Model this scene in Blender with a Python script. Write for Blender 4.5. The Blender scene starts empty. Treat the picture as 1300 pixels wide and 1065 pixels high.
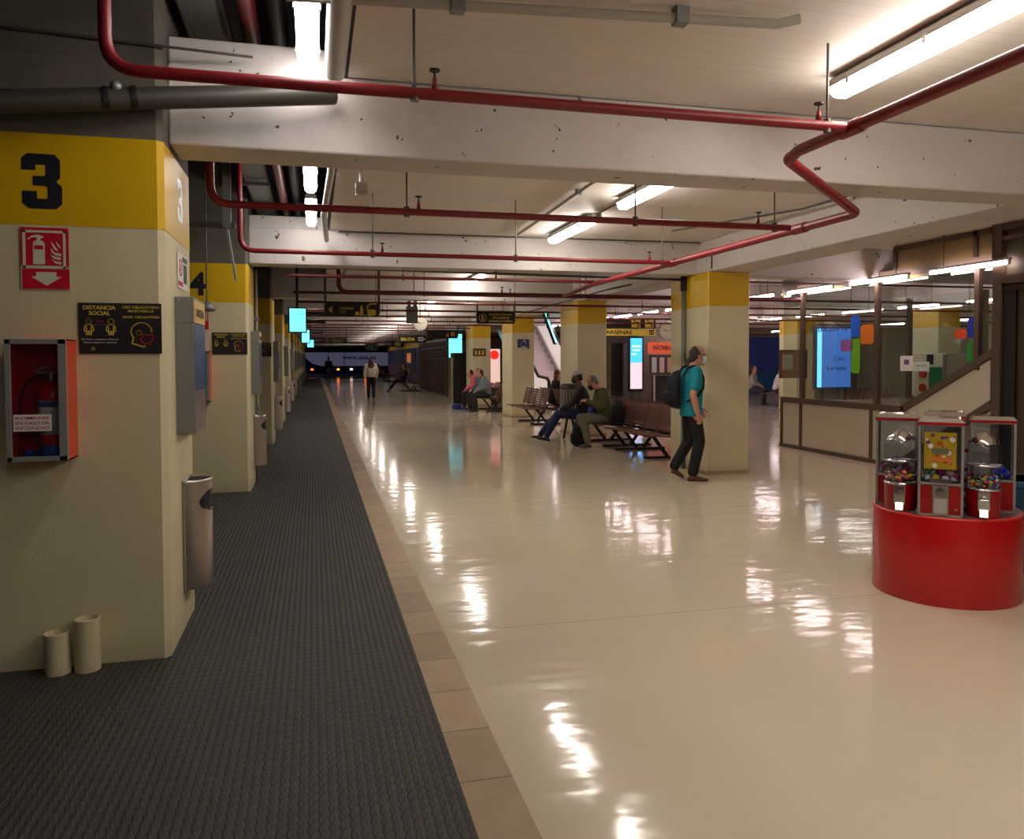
import bpy, math, random
from mathutils import Vector, Matrix
PI = math.pi
NW = ['three', 'four', 'five', 'six', 'seven', 'eight', 'nine', 'ten', 'eleven', 'twelve', 'thirteen', 'fourteen', 'fifteen']
C = bpy.context.scene.collection
SC = bpy.context.scene
random.seed(7)

# ------------------------------------------------------------------ camera
F, H = 1000.0, 1.55
YAW, PITCH, ROLL = math.atan(251 / F), math.atan(31.5 / F), 0.003
fwd = Vector((math.sin(YAW) * math.cos(PITCH), math.cos(YAW) * math.cos(PITCH), -math.sin(PITCH)))
rt0 = Vector((math.cos(YAW), -math.sin(YAW), 0)); up0 = rt0.cross(fwd)
rt = rt0 * math.cos(ROLL) - up0 * math.sin(ROLL); up = up0 * math.cos(ROLL) + rt0 * math.sin(ROLL)
cd = bpy.data.cameras.new('camera'); cam = bpy.data.objects.new('camera', cd); C.objects.link(cam)
M = Matrix((rt, up, -fwd)).transposed().to_4x4(); M.translation = Vector((0, 0, H)); cam.matrix_world = M
cd.sensor_fit = 'HORIZONTAL'; cd.sensor_width = 36.0; cd.lens = 36.0 * F / 1300.0
cd.shift_y = -(532.5 - 487.5) / 1300.0      # photo centre sits above the frame centre
cd.clip_start = 0.05; cd.clip_end = 400
SC.camera = cam
# ------------------------------------------------------------------ world, exposure
w = bpy.data.worlds.new('world'); SC.world = w; w.use_nodes = True
w.node_tree.nodes['Background'].inputs[0].default_value = (0.012, 0.016, 0.035, 1)
w.node_tree.nodes['Background'].inputs[1].default_value = 1.0
SC.view_settings.view_transform = 'Standard'; SC.view_settings.look = 'None'
SC.view_settings.gamma = 1.0; SC.view_settings.exposure = 0.70
SC.cycles.max_bounces = 8; SC.cycles.diffuse_bounces = 6; SC.cycles.glossy_bounces = 4
SC.cycles.transparent_max_bounces = 24; SC.cycles.transmission_bounces = 8
SC.cycles.sample_clamp_indirect = 6.0
SC.cycles.caustics_reflective = False; SC.cycles.caustics_refractive = False
LAMP = 22.0         # emission of the tube diffusers

# ------------------------------------------------------------------ materials
def lin(c):
    return tuple(((v / 255.0) / 12.92 if v / 255.0 <= 0.04045 else ((v / 255.0 + 0.055) / 1.055) ** 2.4) for v in c) + (1,)
MATS = {}
def mat(name, col, rough=0.6, metal=0.0, var=0.08, scale=6.0, bump=0.0, bscale=40.0, spec=0.5, emit=0.0, ecol=None, alpha=None, coat=0.0):
    if name in MATS: return MATS[name]
    m = bpy.data.materials.new(name); m.use_nodes = True; nt = m.node_tree; N = nt.nodes; L = nt.links
    b = N['Principled BSDF']; c = lin(col)
    b.inputs['Roughness'].default_value = rough; b.inputs['Metallic'].default_value = metal
    b.inputs['Specular IOR Level'].default_value = spec; b.inputs['Coat Weight'].default_value = coat
    tc = N.new('ShaderNodeTexCoord'); tx = N.new('ShaderNodeTexNoise'); tx.inputs['Scale'].default_value = scale
    tx.inputs['Detail'].default_value = 5; L.new(tc.outputs['Object'], tx.inputs['Vector'])
    mx = N.new('ShaderNodeMix'); mx.data_type = 'RGBA'
    mx.inputs[6].default_value = tuple(max(0, v * (1 - var)) for v in c[:3]) + (1,)
    mx.inputs[7].default_value = tuple(min(1, v * (1 + var)) for v in c[:3]) + (1,)
    L.new(tx.outputs['Fac'], mx.inputs[0]); L.new(mx.outputs[2], b.inputs['Base Color'])
    if bump:
        t2 = N.new('ShaderNodeTexNoise'); t2.inputs['Scale'].default_value = bscale; t2.inputs['Detail'].default_value = 4
        L.new(tc.outputs['Object'], t2.inputs['Vector'])
        bp = N.new('ShaderNodeBump'); bp.inputs['Strength'].default_value = bump; bp.inputs['Distance'].default_value = 0.01
        L.new(t2.outputs['Fac'], bp.inputs['Height']); L.new(bp.outputs['Normal'], b.inputs['Normal'])
    if emit:
        b.inputs['Emission Color'].default_value = lin(ecol or col); b.inputs['Emission Strength'].default_value = emit
    if alpha is not None: b.inputs['Alpha'].default_value = alpha
    MATS[name] = m; return m
def nodes(m): return m.node_tree.nodes, m.node_tree.links, m.node_tree.nodes['Principled BSDF']

def stained(name, col, dark, rough=0.7, wear=0.5, scale=1.3, low=False, bump=0.12, bscale=60, thresh=0.56):
    """painted concrete with blotchy wear; LOW adds scuffs near the floor (object z in metres)"""
    m = mat(name, col, rough, var=0.05, scale=3, bump=bump, bscale=bscale)
    N, L, b = nodes(m)
    src = b.inputs['Base Color'].links[0].from_socket
    tc = N.new('ShaderNodeTexCoord'); n1 = N.new('ShaderNodeTexNoise'); n1.inputs['Scale'].default_value = scale; n1.inputs['Detail'].default_value = 9
    n1.inputs['Roughness'].default_value = 0.65; L.new(tc.outputs['Object'], n1.inputs['Vector'])
    r = N.new('ShaderNodeValToRGB'); r.color_ramp.elements[0].position = thresh; r.color_ramp.elements[0].color = (0, 0, 0, 1)
    r.color_ramp.elements[1].position = min(1, thresh + 0.16); r.color_ramp.elements[1].color = (wear, wear, wear, 1)
    L.new(n1.outputs['Fac'], r.inputs[0]); fac = r.outputs[0]
    if low:
        sp = N.new('ShaderNodeSeparateXYZ'); L.new(tc.outputs['Object'], sp.inputs[0])
        mr = N.new('ShaderNodeMapRange'); mr.inputs[1].default_value = 0.0; mr.inputs[2].default_value = 0.16
        mr.inputs[3].default_value = 0.75; mr.inputs[4].default_value = 0.0; L.new(sp.outputs[2], mr.inputs[0])
        n2 = N.new('ShaderNodeTexNoise'); n2.inputs['Scale'].default_value = 9; n2.inputs['Detail'].default_value = 8; L.new(tc.outputs['Object'], n2.inputs['Vector'])
        mu = N.new('ShaderNodeMath'); mu.operation = 'MULTIPLY'; L.new(mr.outputs[0], mu.inputs[0]); L.new(n2.outputs['Fac'], mu.inputs[1])
        mm = N.new('ShaderNodeMath'); mm.operation = 'MAXIMUM'; L.new(mu.outputs[0], mm.inputs[0]); L.new(fac, mm.inputs[1]); fac = mm.outputs[0]
    mx = N.new('ShaderNodeMix'); mx.data_type = 'RGBA'; L.new(fac, mx.inputs[0]); L.new(src, mx.inputs[6]); mx.inputs[7].default_value = lin(dark)
    L.new(mx.outputs[2], b.inputs['Base Color']); return m

CREAM = stained('cream_paint', (212, 203, 165), (150, 143, 118), 0.55, 0.35, 1.6, low=True)
YELLOW = stained('yellow_paint', (214, 172, 0), (190, 146, 0), 0.45, 0.5, 2.0)
CONC = stained('bare_concrete', (98, 92, 82), (64, 60, 52), 0.85, 0.7, 1.1, thresh=0.48)
WHITE_C = stained('white_ceiling_paint', (228, 221, 212), (190, 182, 173), 0.6, 0.45, 0.9, bump=0.2, bscale=14)
BEAMM = stained('beam_paint', (204, 198, 194), (170, 164, 158), 0.6, 0.5, 1.4, bump=0.3, bscale=18)
def chips(m):          # small holes and flaked patches in the beam paint, mostly on the low edge
    N, L, b = nodes(m); src = b.inputs['Base Color'].links[0].from_socket
    tc = N.new('ShaderNodeTexCoord'); n = N.new('ShaderNodeTexNoise'); n.inputs['Scale'].default_value = 13; n.inputs['Detail'].default_value = 3
    L.new(tc.outputs['Object'], n.inputs['Vector'])
    r = N.new('ShaderNodeValToRGB'); r.color_ramp.elements[0].position = 0.70; r.color_ramp.elements[0].color = (0, 0, 0, 1)
    r.color_ramp.elements[1].position = 0.715; r.color_ramp.elements[1].color = (1, 1, 1, 1); L.new(n.outputs['Fac'], r.inputs[0])
    mx = N.new('ShaderNodeMix'); mx.data_type = 'RGBA'; L.new(r.outputs[0], mx.inputs[0]); L.new(src, mx.inputs[6]); mx.inputs[7].default_value = lin((70, 62, 52))
    L.new(mx.outputs[2], b.inputs['Base Color'])
chips(BEAMM)
def boards(m, per, strength=.35):
    N, L, b = nodes(m); src = b.inputs['Base Color'].links[0].from_socket
    tc = N.new('ShaderNodeTexCoord'); sp = N.new('ShaderNodeSeparateXYZ'); L.new(tc.outputs['Object'], sp.inputs[0])
    n = N.new('ShaderNodeTexNoise'); n.inputs['Scale'].default_value = 2.0; L.new(tc.outputs['Object'], n.inputs['Vector'])
    d = N.new('ShaderNodeMath'); d.operation = 'PINGPONG'; d.inputs[1].default_value = per / 2; L.new(sp.outputs[1], d.inputs[0])
    c = N.new('ShaderNodeMath'); c.operation = 'LESS_THAN'; c.inputs[1].default_value = 0.003; L.new(d.outputs[0], c.inputs[0])
    g = N.new('ShaderNodeMath'); g.operation = 'MULTIPLY'; L.new(c.outputs[0], g.inputs[0]); L.new(n.outputs['Fac'], g.inputs[1])
    mx = N.new('ShaderNodeMix'); mx.data_type = 'RGBA'; L.new(g.outputs[0], mx.inputs[0]); L.new(src, mx.inputs[6]); mx.inputs[7].default_value = lin((196, 188, 178))
    L.new(mx.outputs[2], b.inputs['Base Color'])
boards(WHITE_C, .11)
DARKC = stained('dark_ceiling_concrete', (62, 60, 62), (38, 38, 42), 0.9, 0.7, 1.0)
RED = mat('red_pipe_paint', (132, 24, 30), 0.42, var=0.1)
REDDK = mat('dark_red_pipe_paint', (96, 24, 28), 0.4, var=0.1)
STEEL = mat('brushed_steel', (190, 184, 180), 0.28, 1.0, var=0.05, scale=20)
CHROME = mat('polished_chrome', (225, 225, 228), 0.08, 1.0, var=0.02)
GREY = mat('grey_enamel', (128, 130, 128), 0.4, 0.3, var=0.05)
GREYP = mat('grey_pvc', (176, 172, 162), 0.35, var=0.05)
ROD = mat('galvanised_rod', (96, 92, 86), 0.4, 0.7)
BLACK = mat('black_plastic', (18, 18, 20), 0.5)
BLACKS = mat('black_sign', (30, 29, 32), 0.45)
YSIGN = mat('sign_yellow', (232, 205, 70), 0.5)
WSIGN = mat('sign_white', (235, 232, 225), 0.5)
RSIGN = mat('sign_red', (196, 12, 40), 0.45)
PALE = mat('pale_luminous', (208, 212, 184), 0.5)
BROWN = mat('brown_metal_frame', (88, 70, 54), 0.5, var=0.15)
DBROWN = mat('dark_wood_panel', (70, 56, 38), 0.5, var=0.25, scale=3)
PANEL = mat('cream_panel', (206, 198, 178), 0.55, var=0.05)
SLAT = mat('bench_brown', (118, 80, 66), 0.45, var=0.15)
LEGM = mat('bench_leg_brown', (52, 38, 30), 0.4, var=0.1)
PIPESTUB = stained('painted_stub', (206, 196, 160), (120, 112, 90), 0.6, 0.6, 9)
DARK = mat('dark_void', (26, 27, 32), 0.8)
BLUEW = mat('blue_panel', (22, 48, 100), 0.4, var=0.2, scale=1)
SKIN = mat('skin', (196, 140, 112), 0.55, var=0.06, scale=12)
SKIND = mat('skin_dark', (120, 78, 60), 0.55, var=0.06, scale=12)
TUBE = mat('lamp_diffuser', (255, 246, 236), 0.4, emit=LAMP, ecol=(255, 244, 234))
TUBE3 = mat('walkway_diffuser', (255, 248, 242), 0.4, emit=LAMP * .7, ecol=(255, 246, 240))
TUBE2 = mat('row_lamp_diffuser', (255, 240, 246), 0.4, emit=LAMP, ecol=(255, 232, 236))

def glassm(name, col, alpha, rough=0.03):
    m = bpy.data.materials.new(name); m.use_nodes = True; N = m.node_tree.nodes; L = m.node_tree.links
    for n in list(N): N.remove(n)
    o = N.new('ShaderNodeOutputMaterial'); t = N.new('ShaderNodeBsdfTransparent'); t.inputs[0].default_value = lin(col)
    g = N.new('ShaderNodeBsdfGlossy'); g.inputs['Roughness'].default_value = rough; mx = N.new('ShaderNodeMixShader')
    lw = N.new('ShaderNodeLayerWeight'); lw.inputs['Blend'].default_value = 0.5
    pw = N.new('ShaderNodeMath'); pw.operation = 'POWER'; pw.inputs[1].default_value = 4.0; L.new(lw.outputs['Facing'], pw.inputs[0])
    ad = N.new('ShaderNodeMath'); ad.operation = 'MULTIPLY_ADD'; ad.inputs[1].default_value = 0.55; ad.inputs[2].default_value = alpha; L.new(pw.outputs[0], ad.inputs[0])
    L.new(ad.outputs[0], mx.inputs[0]); L.new(t.outputs[0], mx.inputs[1]); L.new(g.outputs[0], mx.inputs[2]); L.new(mx.outputs[0], o.inputs[0])
    return m
GLASS = glassm('booth_glass', (244, 248, 245), 0.05)
CGLASS = glassm('clear_plastic', (240, 243, 246), 0.05, 0.05)
SGLASS = glassm('cabinet_glass', (240, 238, 240), 0.02)

def floor_mat():
    m = mat('terrazzo', (216, 204, 180), 0.12, var=0.04, scale=0.5); N, L, b = nodes(m)
    src = b.inputs['Base Color'].links[0].from_socket
    tc = N.new('ShaderNodeTexCoord')
    v = N.new('ShaderNodeTexVoronoi'); v.inputs['Scale'].default_value = 55; L.new(tc.outputs['Object'], v.inputs['Vector'])
    r = N.new('ShaderNodeValToRGB'); r.color_ramp.elements[0].position = 0.0; r.color_ramp.elements[0].color = (0.55, 0.55, 0.55, 1)
    r.color_ramp.elements[1].position = 0.22; r.color_ramp.elements[1].color = (0, 0, 0, 1); L.new(v.outputs['Distance'], r.inputs[0])
    n = N.new('ShaderNodeTexNoise'); n.inputs['Scale'].default_value = 23; L.new(tc.outputs['Object'], n.inputs['Vector'])
    g = N.new('ShaderNodeMath'); g.operation = 'GREATER_THAN'; g.inputs[1].default_value = 0.56; L.new(n.outputs['Fac'], g.inputs[0])
    mu = N.new('ShaderNodeMath'); mu.operation = 'MULTIPLY'; L.new(r.outputs[0], mu.inputs[0]); L.new(g.outputs[0], mu.inputs[1])
    mx = N.new('ShaderNodeMix'); mx.data_type = 'RGBA'; L.new(mu.outputs[0], mx.inputs[0]); L.new(src, mx.inputs[6]); mx.inputs[7].default_value = lin((150, 128, 100))
    # expansion joints across the hall every 2.67 m
    sp = N.new('ShaderNodeSeparateXYZ'); L.new(tc.outputs['Object'], sp.inputs[0])
    def line(sock, period, off, wd):
        a = N.new('ShaderNodeMath'); a.operation = 'ADD'; a.inputs[1].default_value = off; L.new(sock, a.inputs[0])
        d = N.new('ShaderNodeMath'); d.operation = 'PINGPONG'; d.inputs[1].default_value = period / 2; L.new(a.outputs[0], d.inputs[0])
        c = N.new('ShaderNodeMath'); c.operation = 'LESS_THAN'; c.inputs[1].default_value = wd; L.new(d.outputs[0], c.inputs[0]); return c.outputs[0]
    l1 = line(sp.outputs[1], 2.66, -4.38, 0.004); l2 = line(sp.outputs[0], 5.34, -5.05, 0.004)
    mxx = N.new('ShaderNodeMath'); mxx.operation = 'MAXIMUM'; L.new(l1, mxx.inputs[0]); L.new(l2, mxx.inputs[1])
    sc = N.new('ShaderNodeMath'); sc.operation = 'MULTIPLY'; sc.inputs[1].default_value = 0.45; L.new(mxx.outputs[0], sc.inputs[0])
    m2 = N.new('ShaderNodeMix'); m2.data_type = 'RGBA'; L.new(sc.outputs[0], m2.inputs[0]); L.new(mx.outputs[2], m2.inputs[6]); m2.inputs[7].default_value = lin((110, 96, 76))
    L.new(m2.outputs[2], b.inputs['Base Color'])
    # gentle polish waves: streaky reflections
    mp = N.new('ShaderNodeMapping'); mp.inputs['Scale'].default_value = (1.6, 3.2, 1); L.new(tc.outputs['Object'], mp.inputs[0])
    w1 = N.new('ShaderNodeTexNoise'); w1.inputs['Scale'].default_value = 1.5; w1.inputs['Detail'].default_value = 2.5; L.new(mp.outputs[0], w1.inputs['Vector'])
    bp = N.new('ShaderNodeBump'); bp.inputs['Strength'].default_value = 0.22; bp.inputs['Distance'].default_value = 0.02
    L.new(w1.outputs['Fac'], bp.inputs['Height']); L.new(bp.outputs[0], b.inputs['Normal'])
    n3 = N.new('ShaderNodeTexNoise'); n3.inputs['Scale'].default_value = 1.2; n3.inputs['Detail'].default_value = 6; L.new(tc.outputs['Object'], n3.inputs['Vector'])
    mr = N.new('ShaderNodeMapRange'); mr.inputs[3].default_value = 0.04; mr.inputs[4].default_value = 0.15; L.new(n3.outputs['Fac'], mr.inputs[0])
    L.new(mr.outputs[0], b.inputs['Roughness']); b.inputs['Specular IOR Level'].default_value = 0.55
    return m
TERR = floor_mat()
def marble_mat():
    m = mat('marble_strip', (176, 152, 122), 0.4, var=0.22, scale=7); N, L, b = nodes(m)
    src = b.inputs['Base Color'].links[0].from_socket; tc = N.new('ShaderNodeTexCoord'); sp = N.new('ShaderNodeSeparateXYZ'); L.new(tc.outputs['Object'], sp.inputs[0])
    d = N.new('ShaderNodeMath'); d.operation = 'PINGPONG'; d.inputs[1].default_value = 0.2; L.new(sp.outputs[1], d.inputs[0])
    c = N.new('ShaderNodeMath'); c.operation = 'LESS_THAN'; c.inputs[1].default_value = 0.003; L.new(d.outputs[0], c.inputs[0])
    wn = N.new('ShaderNodeTexWhiteNoise'); wn.noise_dimensions = '1D'; fl = N.new('ShaderNodeMath'); fl.operation = 'SNAP'; fl.inputs[1].default_value = 0.4
    L.new(sp.outputs[1], fl.inputs[0]); L.new(fl.outputs[0], wn.inputs['W'])
    hs = N.new('ShaderNodeHueSaturation'); mr = N.new('ShaderNodeMapRange'); mr.inputs[3].default_value = 0.82; mr.inputs[4].default_value = 1.15
    L.new(wn.outputs['Value'], mr.inputs[0]); L.new(mr.outputs[0], hs.inputs['Value']); L.new(src, hs.inputs['Color'])
    mx = N.new('ShaderNodeMix'); mx.data_type = 'RGBA'; L.new(c.outputs[0], mx.inputs[0]); L.new(hs.outputs[0], mx.inputs[6]); mx.inputs[7].default_value = lin((92, 78, 60))
    L.new(mx.outputs[2], b.inputs['Base Color']); return m
MARBLE = marble_mat()
def rubber_mat():
    m = mat('studded_rubber', (58, 57, 54), 0.6, var=0.25, scale=1.6); N, L, b = nodes(m)
    src = b.inputs['Base Color'].links[0].from_socket
    tc = N.new('ShaderNodeTexCoord'); sp = N.new('ShaderNodeSeparateXYZ'); L.new(tc.outputs['Object'], sp.inputs[0])
    def sn(sock, per, ph):
        a = N.new('ShaderNodeMath'); a.operation = 'MULTIPLY_ADD'; a.inputs[1].default_value = 2 * PI / per; a.inputs[2].default_value = ph; L.new(sock, a.inputs[0])
        s = N.new('ShaderNodeMath'); s.operation = 'SINE'; L.new(a.outputs[0], s.inputs[0]); return s.outputs[0]
    a = sn(sp.outputs[0], 0.034, 0); c = sn(sp.outputs[1], 0.058, 0)
    mu = N.new('ShaderNodeMath'); mu.operation = 'MULTIPLY_ADD'; L.new(a, mu.inputs[0]); mu.inputs[1].default_value = 1.9; L.new(c, mu.inputs[2])
    mr = N.new('ShaderNodeMapRange'); mr.inputs[1].default_value = -0.2; mr.inputs[2].default_value = 0.9; L.new(mu.outputs[0], mr.inputs[0])
    bp = N.new('ShaderNodeBump'); bp.inputs['Strength'].default_value = 0.9; bp.inputs['Distance'].default_value = 0.004
    L.new(mr.outputs[0], bp.inputs['Height']); L.new(bp.outputs[0], b.inputs['Normal'])
    mx = N.new('ShaderNodeMix'); mx.data_type = 'RGBA'; sc = N.new('ShaderNodeMath'); sc.operation = 'MULTIPLY'; sc.inputs[1].default_value = 0.5
    L.new(mr.outputs[0], sc.inputs[0]); L.new(sc.outputs[0], mx.inputs[0]); L.new(src, mx.inputs[6]); mx.inputs[7].default_value = lin((28, 27, 26))
    L.new(mx.outputs[2], b.inputs['Base Color']); return m
RUBBER = rubber_mat()

# ------------------------------------------------------------------ mesh builder
class MB:
    def __init__(s): s.v = []; s.f = []
    def add(s, vs, fs):
        o = len(s.v); s.v += [tuple(p) for p in vs]; s.f += [tuple(i + o for i in f) for f in fs]; return s
    def box(s, x0, x1, y0, y1, z0, z1):
        return s.add([(x0, y0, z0), (x1, y0, z0), (x1, y1, z0), (x0, y1, z0), (x0, y0, z1), (x1, y0, z1), (x1, y1, z1), (x0, y1, z1)],
                     [(0, 3, 2, 1), (4, 5, 6, 7), (0, 1, 5, 4), (1, 2, 6, 5), (2, 3, 7, 6), (3, 0, 4, 7)])
    def obox(s, c, ax, ay, az):
        c, ax, ay, az = map(Vector, (c, ax, ay, az)); P = []
        for k in (-1, 1):
            for (i, j) in ((-1, -1), (1, -1), (1, 1), (-1, 1)): P.append(c + ax * i + ay * j + az * k)
        return s.add(P, [(0, 3, 2, 1), (4, 5, 6, 7), (0, 1, 5, 4), (1, 2, 6, 5), (2, 3, 7, 6), (3, 0, 4, 7)])
    def beam(s, p, q, w, h, upv=(0, 0, 1)):
        p, q = Vector(p), Vector(q); d = q - p; u = Vector(upv); sd = d.cross(u)
        if sd.length < 1e-6: sd = d.cross(Vector((1, 0, 0)))
        sd.normalize(); u = sd.cross(d).normalized()
        return s.obox((p + q) / 2, d / 2, sd * w / 2, u * h / 2)
    def loft(s, rings, cap=True, close=False):
        n = len(rings[0]); base = [p for r in rings for p in r]; fs = []
        R = len(rings)
        for i in range(R - 1 if not close else R):
            for j in range(n):
                a = i * n + j; b = i * n + (j + 1) % n; c = ((i + 1) % R) * n + (j + 1) % n; d = ((i + 1) % R) * n + j
                fs.append((a, b, c, d))
        if cap and not close: fs.append(tuple(range(n - 1, -1, -1))); fs.append(tuple((R - 1) * n + j for j in range(n)))
        return s.add(base, fs)
    def tube(s, pts, r, n=10, cap=True):
        pts = [Vector(p) for p in pts]; rs = r if isinstance(r, (list, tuple)) else [r] * len(pts); rings = []; pu = None
        for i, p in enumerate(pts):
            d = (pts[min(i + 1, len(pts) - 1)] - pts[max(i - 1, 0)]).normalized()
            if pu is None: pu = Vector((0, 0, 1)) if abs(d.z) < 0.9 else Vector((1, 0, 0))
            a = d.cross(pu)
            if a.length < 1e-4: a = d.cross(Vector((0, 1, 0)))
            a.normalize(); b = a.cross(d).normalized(); pu = b
            k = 1.0
            if 0 < i < len(pts) - 1:
                c = (pts[i] - pts[i - 1]).normalized().dot((pts[i + 1] - pts[i]).normalized()); k = min(1.6, 1 / max(0.3, math.sqrt((1 + c) / 2)))
            rings.append([p + (a * math.cos(2 * PI * j / n) + b * math.sin(2 * PI * j / n)) * rs[i] * (k if k < 1.2 else 1.1) for j in range(n)])
        return s.loft(rings, cap)
    def cyl(s, p, q, r, n=16, r2=None): return s.tube([p, q], [r, r if r2 is None else r2], n)
    def ell(s, c, a, n=12, m=8, rot=None):
        c = Vector(c); a = a if isinstance(a, (list, tuple)) else (a, a, a); rings = []
        for i in range(m + 1):
            t = PI * (i + 0.02 * (i == 0) - 0.02 * (i == m)) / m
            rg = []
            for j in range(n):
                v = Vector((a[0] * math.sin(t) * math.cos(2 * PI * j / n), a[1] * math.sin(t) * math.sin(2 * PI * j / n), a[2] * math.cos(t)))
                if rot: v = rot @ v
                rg.append(c + v)
            rings.append(rg)
        return s.loft(rings)
    def lathe(s, prof, c=(0, 0, 0), n=32, sx=1, sy=1):
        rings = [[(c[0] + max(r, 1e-4) * math.cos(2 * PI * j / n) * sx, c[1] + max(r, 1e-4) * math.sin(2 * PI * j / n) * sy, c[2] + z) for j in range(n)] for r, z in prof]
        return s.loft(rings)
    def prism(s, poly, axis, a, b):          # poly in the two other axes, in order
        def P(u, v, t): return {'x': (t, u, v), 'y': (u, t, v), 'z': (u, v, t)}[axis]
        n = len(poly)
        return s.add([P(u, v, a) for u, v in poly] + [P(u, v, b) for u, v in poly],
                     [tuple(range(n - 1, -1, -1)), tuple(range(n, 2 * n))] + [(i, (i + 1) % n, n + (i + 1) % n, n + i) for i in range(n)])
    def build(s, name, m, parent=None, smooth=False, bevel=0, remesh=0, auto=None, weld=False):
        me = bpy.data.meshes.new(name); me.from_pydata(s.v, [], s.f); me.update()
        import bmesh
        bm = bmesh.new(); bm.from_mesh(me)
        if weld: bmesh.ops.remove_doubles(bm, verts=bm.verts, dist=1e-5)
        bmesh.ops.recalc_face_normals(bm, faces=bm.faces); bm.to_mesh(me); bm.free()
        me.materials.append(m); o = bpy.data.objects.new(name, me); C.objects.link(o)
        if smooth:
            me.polygons.foreach_set('use_smooth', [True] * len(me.polygons))
            if auto is not None:
                me.set_sharp_from_angle(angle=math.radians(auto))
        if bevel:
            bv = o.modifiers.new('bevel', 'BEVEL'); bv.width = bevel; bv.segments = 2; bv.limit_method = 'ANGLE'; bv.angle_limit = math.radians(40)
        if remesh:
            rm = o.modifiers.new('remesh', 'REMESH'); rm.mode = 'VOXEL'; rm.voxel_size = remesh; rm.use_smooth_shade = True
            sm = o.modifiers.new('smooth', 'SMOOTH'); sm.factor = 0.5; sm.iterations = 3
        if parent: o.parent = parent
        return o
def tag(o, label=None, cat=None, group=None, kind=None):
    if label: o['label'] = label
    if cat: o['category'] = cat
    if group: o['group'] = group
    if kind: o['kind'] = kind
    return o
def empty(name, loc=(0, 0, 0), rz=0, label=None, cat=None, group=None):
    o = bpy.data.objects.new(name, None); C.objects.link(o); o.location = loc; o.rotation_euler = (0, 0, rz); o.empty_display_size = 0.1
    return tag(o, label, cat, group)
def dup(root, loc=None, rz=None, label=None, group=None):
    def cp(o, par):
        c = o.copy(); C.objects.link(c); c.parent = par
        for ch in o.children: cp(ch, c)
        return c
    r = cp(root, None)
    if loc is not None: r.location = loc
    if rz is not None: r.rotation_euler = (0, 0, rz)
    if label: r['label'] = label
    if group: r['group'] = group
    return r
def struct(name, mb, m, **k): return tag(mb.build(name, m, **k), kind='structure')

# frame on a vertical face: right, up, normal
FACES = {'-Y': (Vector((1, 0, 0)), Vector((0, -1, 0))), '+X': (Vector((0, 1, 0)), Vector((1, 0, 0))), '-X': (Vector((0, -1, 0)), Vector((-1, 0, 0))), '+Y': (Vector((-1, 0, 0)), Vector((0, 1, 0)))}
class Flat:
    """2D drawing placed on a vertical face at its real place: (u right, v up) from origin o"""
    def __init__(s, o, face='-Y', tilt=0):
        s.o = Vector(o); s.r, s.n = FACES[face] if isinstance(face, str) else face
        s.u = Vector((0, 0, 1))
        if tilt: R = Matrix.Rotation(tilt, 3, s.r); s.u = R @ s.u; s.n = R @ s.n
    def P(s, u, v, d=0): return s.o + s.r * u + s.u * v + s.n * d
    def poly(s, mb, pts, d0=0.0, d1=0.001):
        n = len(pts)
        mb.add([s.P(u, v, d0) for u, v in pts] + [s.P(u, v, d1) for u, v in pts],
               [tuple(range(n - 1, -1, -1)), tuple(range(n, 2 * n))] + [(i, (i + 1) % n, n + (i + 1) % n, n + i) for i in range(n)]); return mb
    def rect(s, mb, u0, u1, v0, v1, d0=0, d1=0.001): return s.poly(mb, [(u0, v0), (u1, v0), (u1, v1), (u0, v1)], d0, d1)
    def rrect(s, mb, u0, u1, v0, v1, r, d0=0, d1=0.001):
        pts = []
        for cx, cy, a in ((u1 - r, v0 + r, -90), (u1 - r, v1 - r, 0), (u0 + r, v1 - r, 90), (u0 + r, v0 + r, 180)):
            for k in range(5): t = math.radians(a + k * 22.5); pts.append((cx + r * math.cos(t), cy + r * math.sin(t)))
        return s.poly(mb, pts, d0, d1)
    def disc(s, mb, u, v, r, d0=0, d1=0.001, n=20, ry=None): return s.poly(mb, [(u + r * math.cos(2 * PI * k / n), v + (ry or r) * math.sin(2 * PI * k / n)) for k in range(n)], d0, d1)
    def stroke(s, mb, pts, w, d0=0, d1=0.001, closed=False):
        if closed: pts = pts + [pts[0]]
        for (a, b), (c, d) in zip(pts, pts[1:]):
            L = math.hypot(c - a, d - b) or 1e-6; nx, ny = -(d - b) / L * w / 2, (c - a) / L * w / 2
            s.poly(mb, [(a + nx, b + ny), (a - nx, b - ny), (c - nx, d - ny), (c + nx, d + ny)], d0, d1)
        for a, b in pts: s.disc(mb, a, b, w / 2, d0, d1, 8)
        return mb
    def arc(s, mb, u, v, r, a0, a1, w, d0=0, d1=0.001, n=14, ry=None):
        return s.stroke(mb, [(u + r * math.cos(math.radians(a0 + (a1 - a0) * k / n)), v + (ry or r) * math.sin(math.radians(a0 + (a1 - a0) * k / n))) for k in range(n + 1)], w, d0, d1)
_tc = {}
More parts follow.
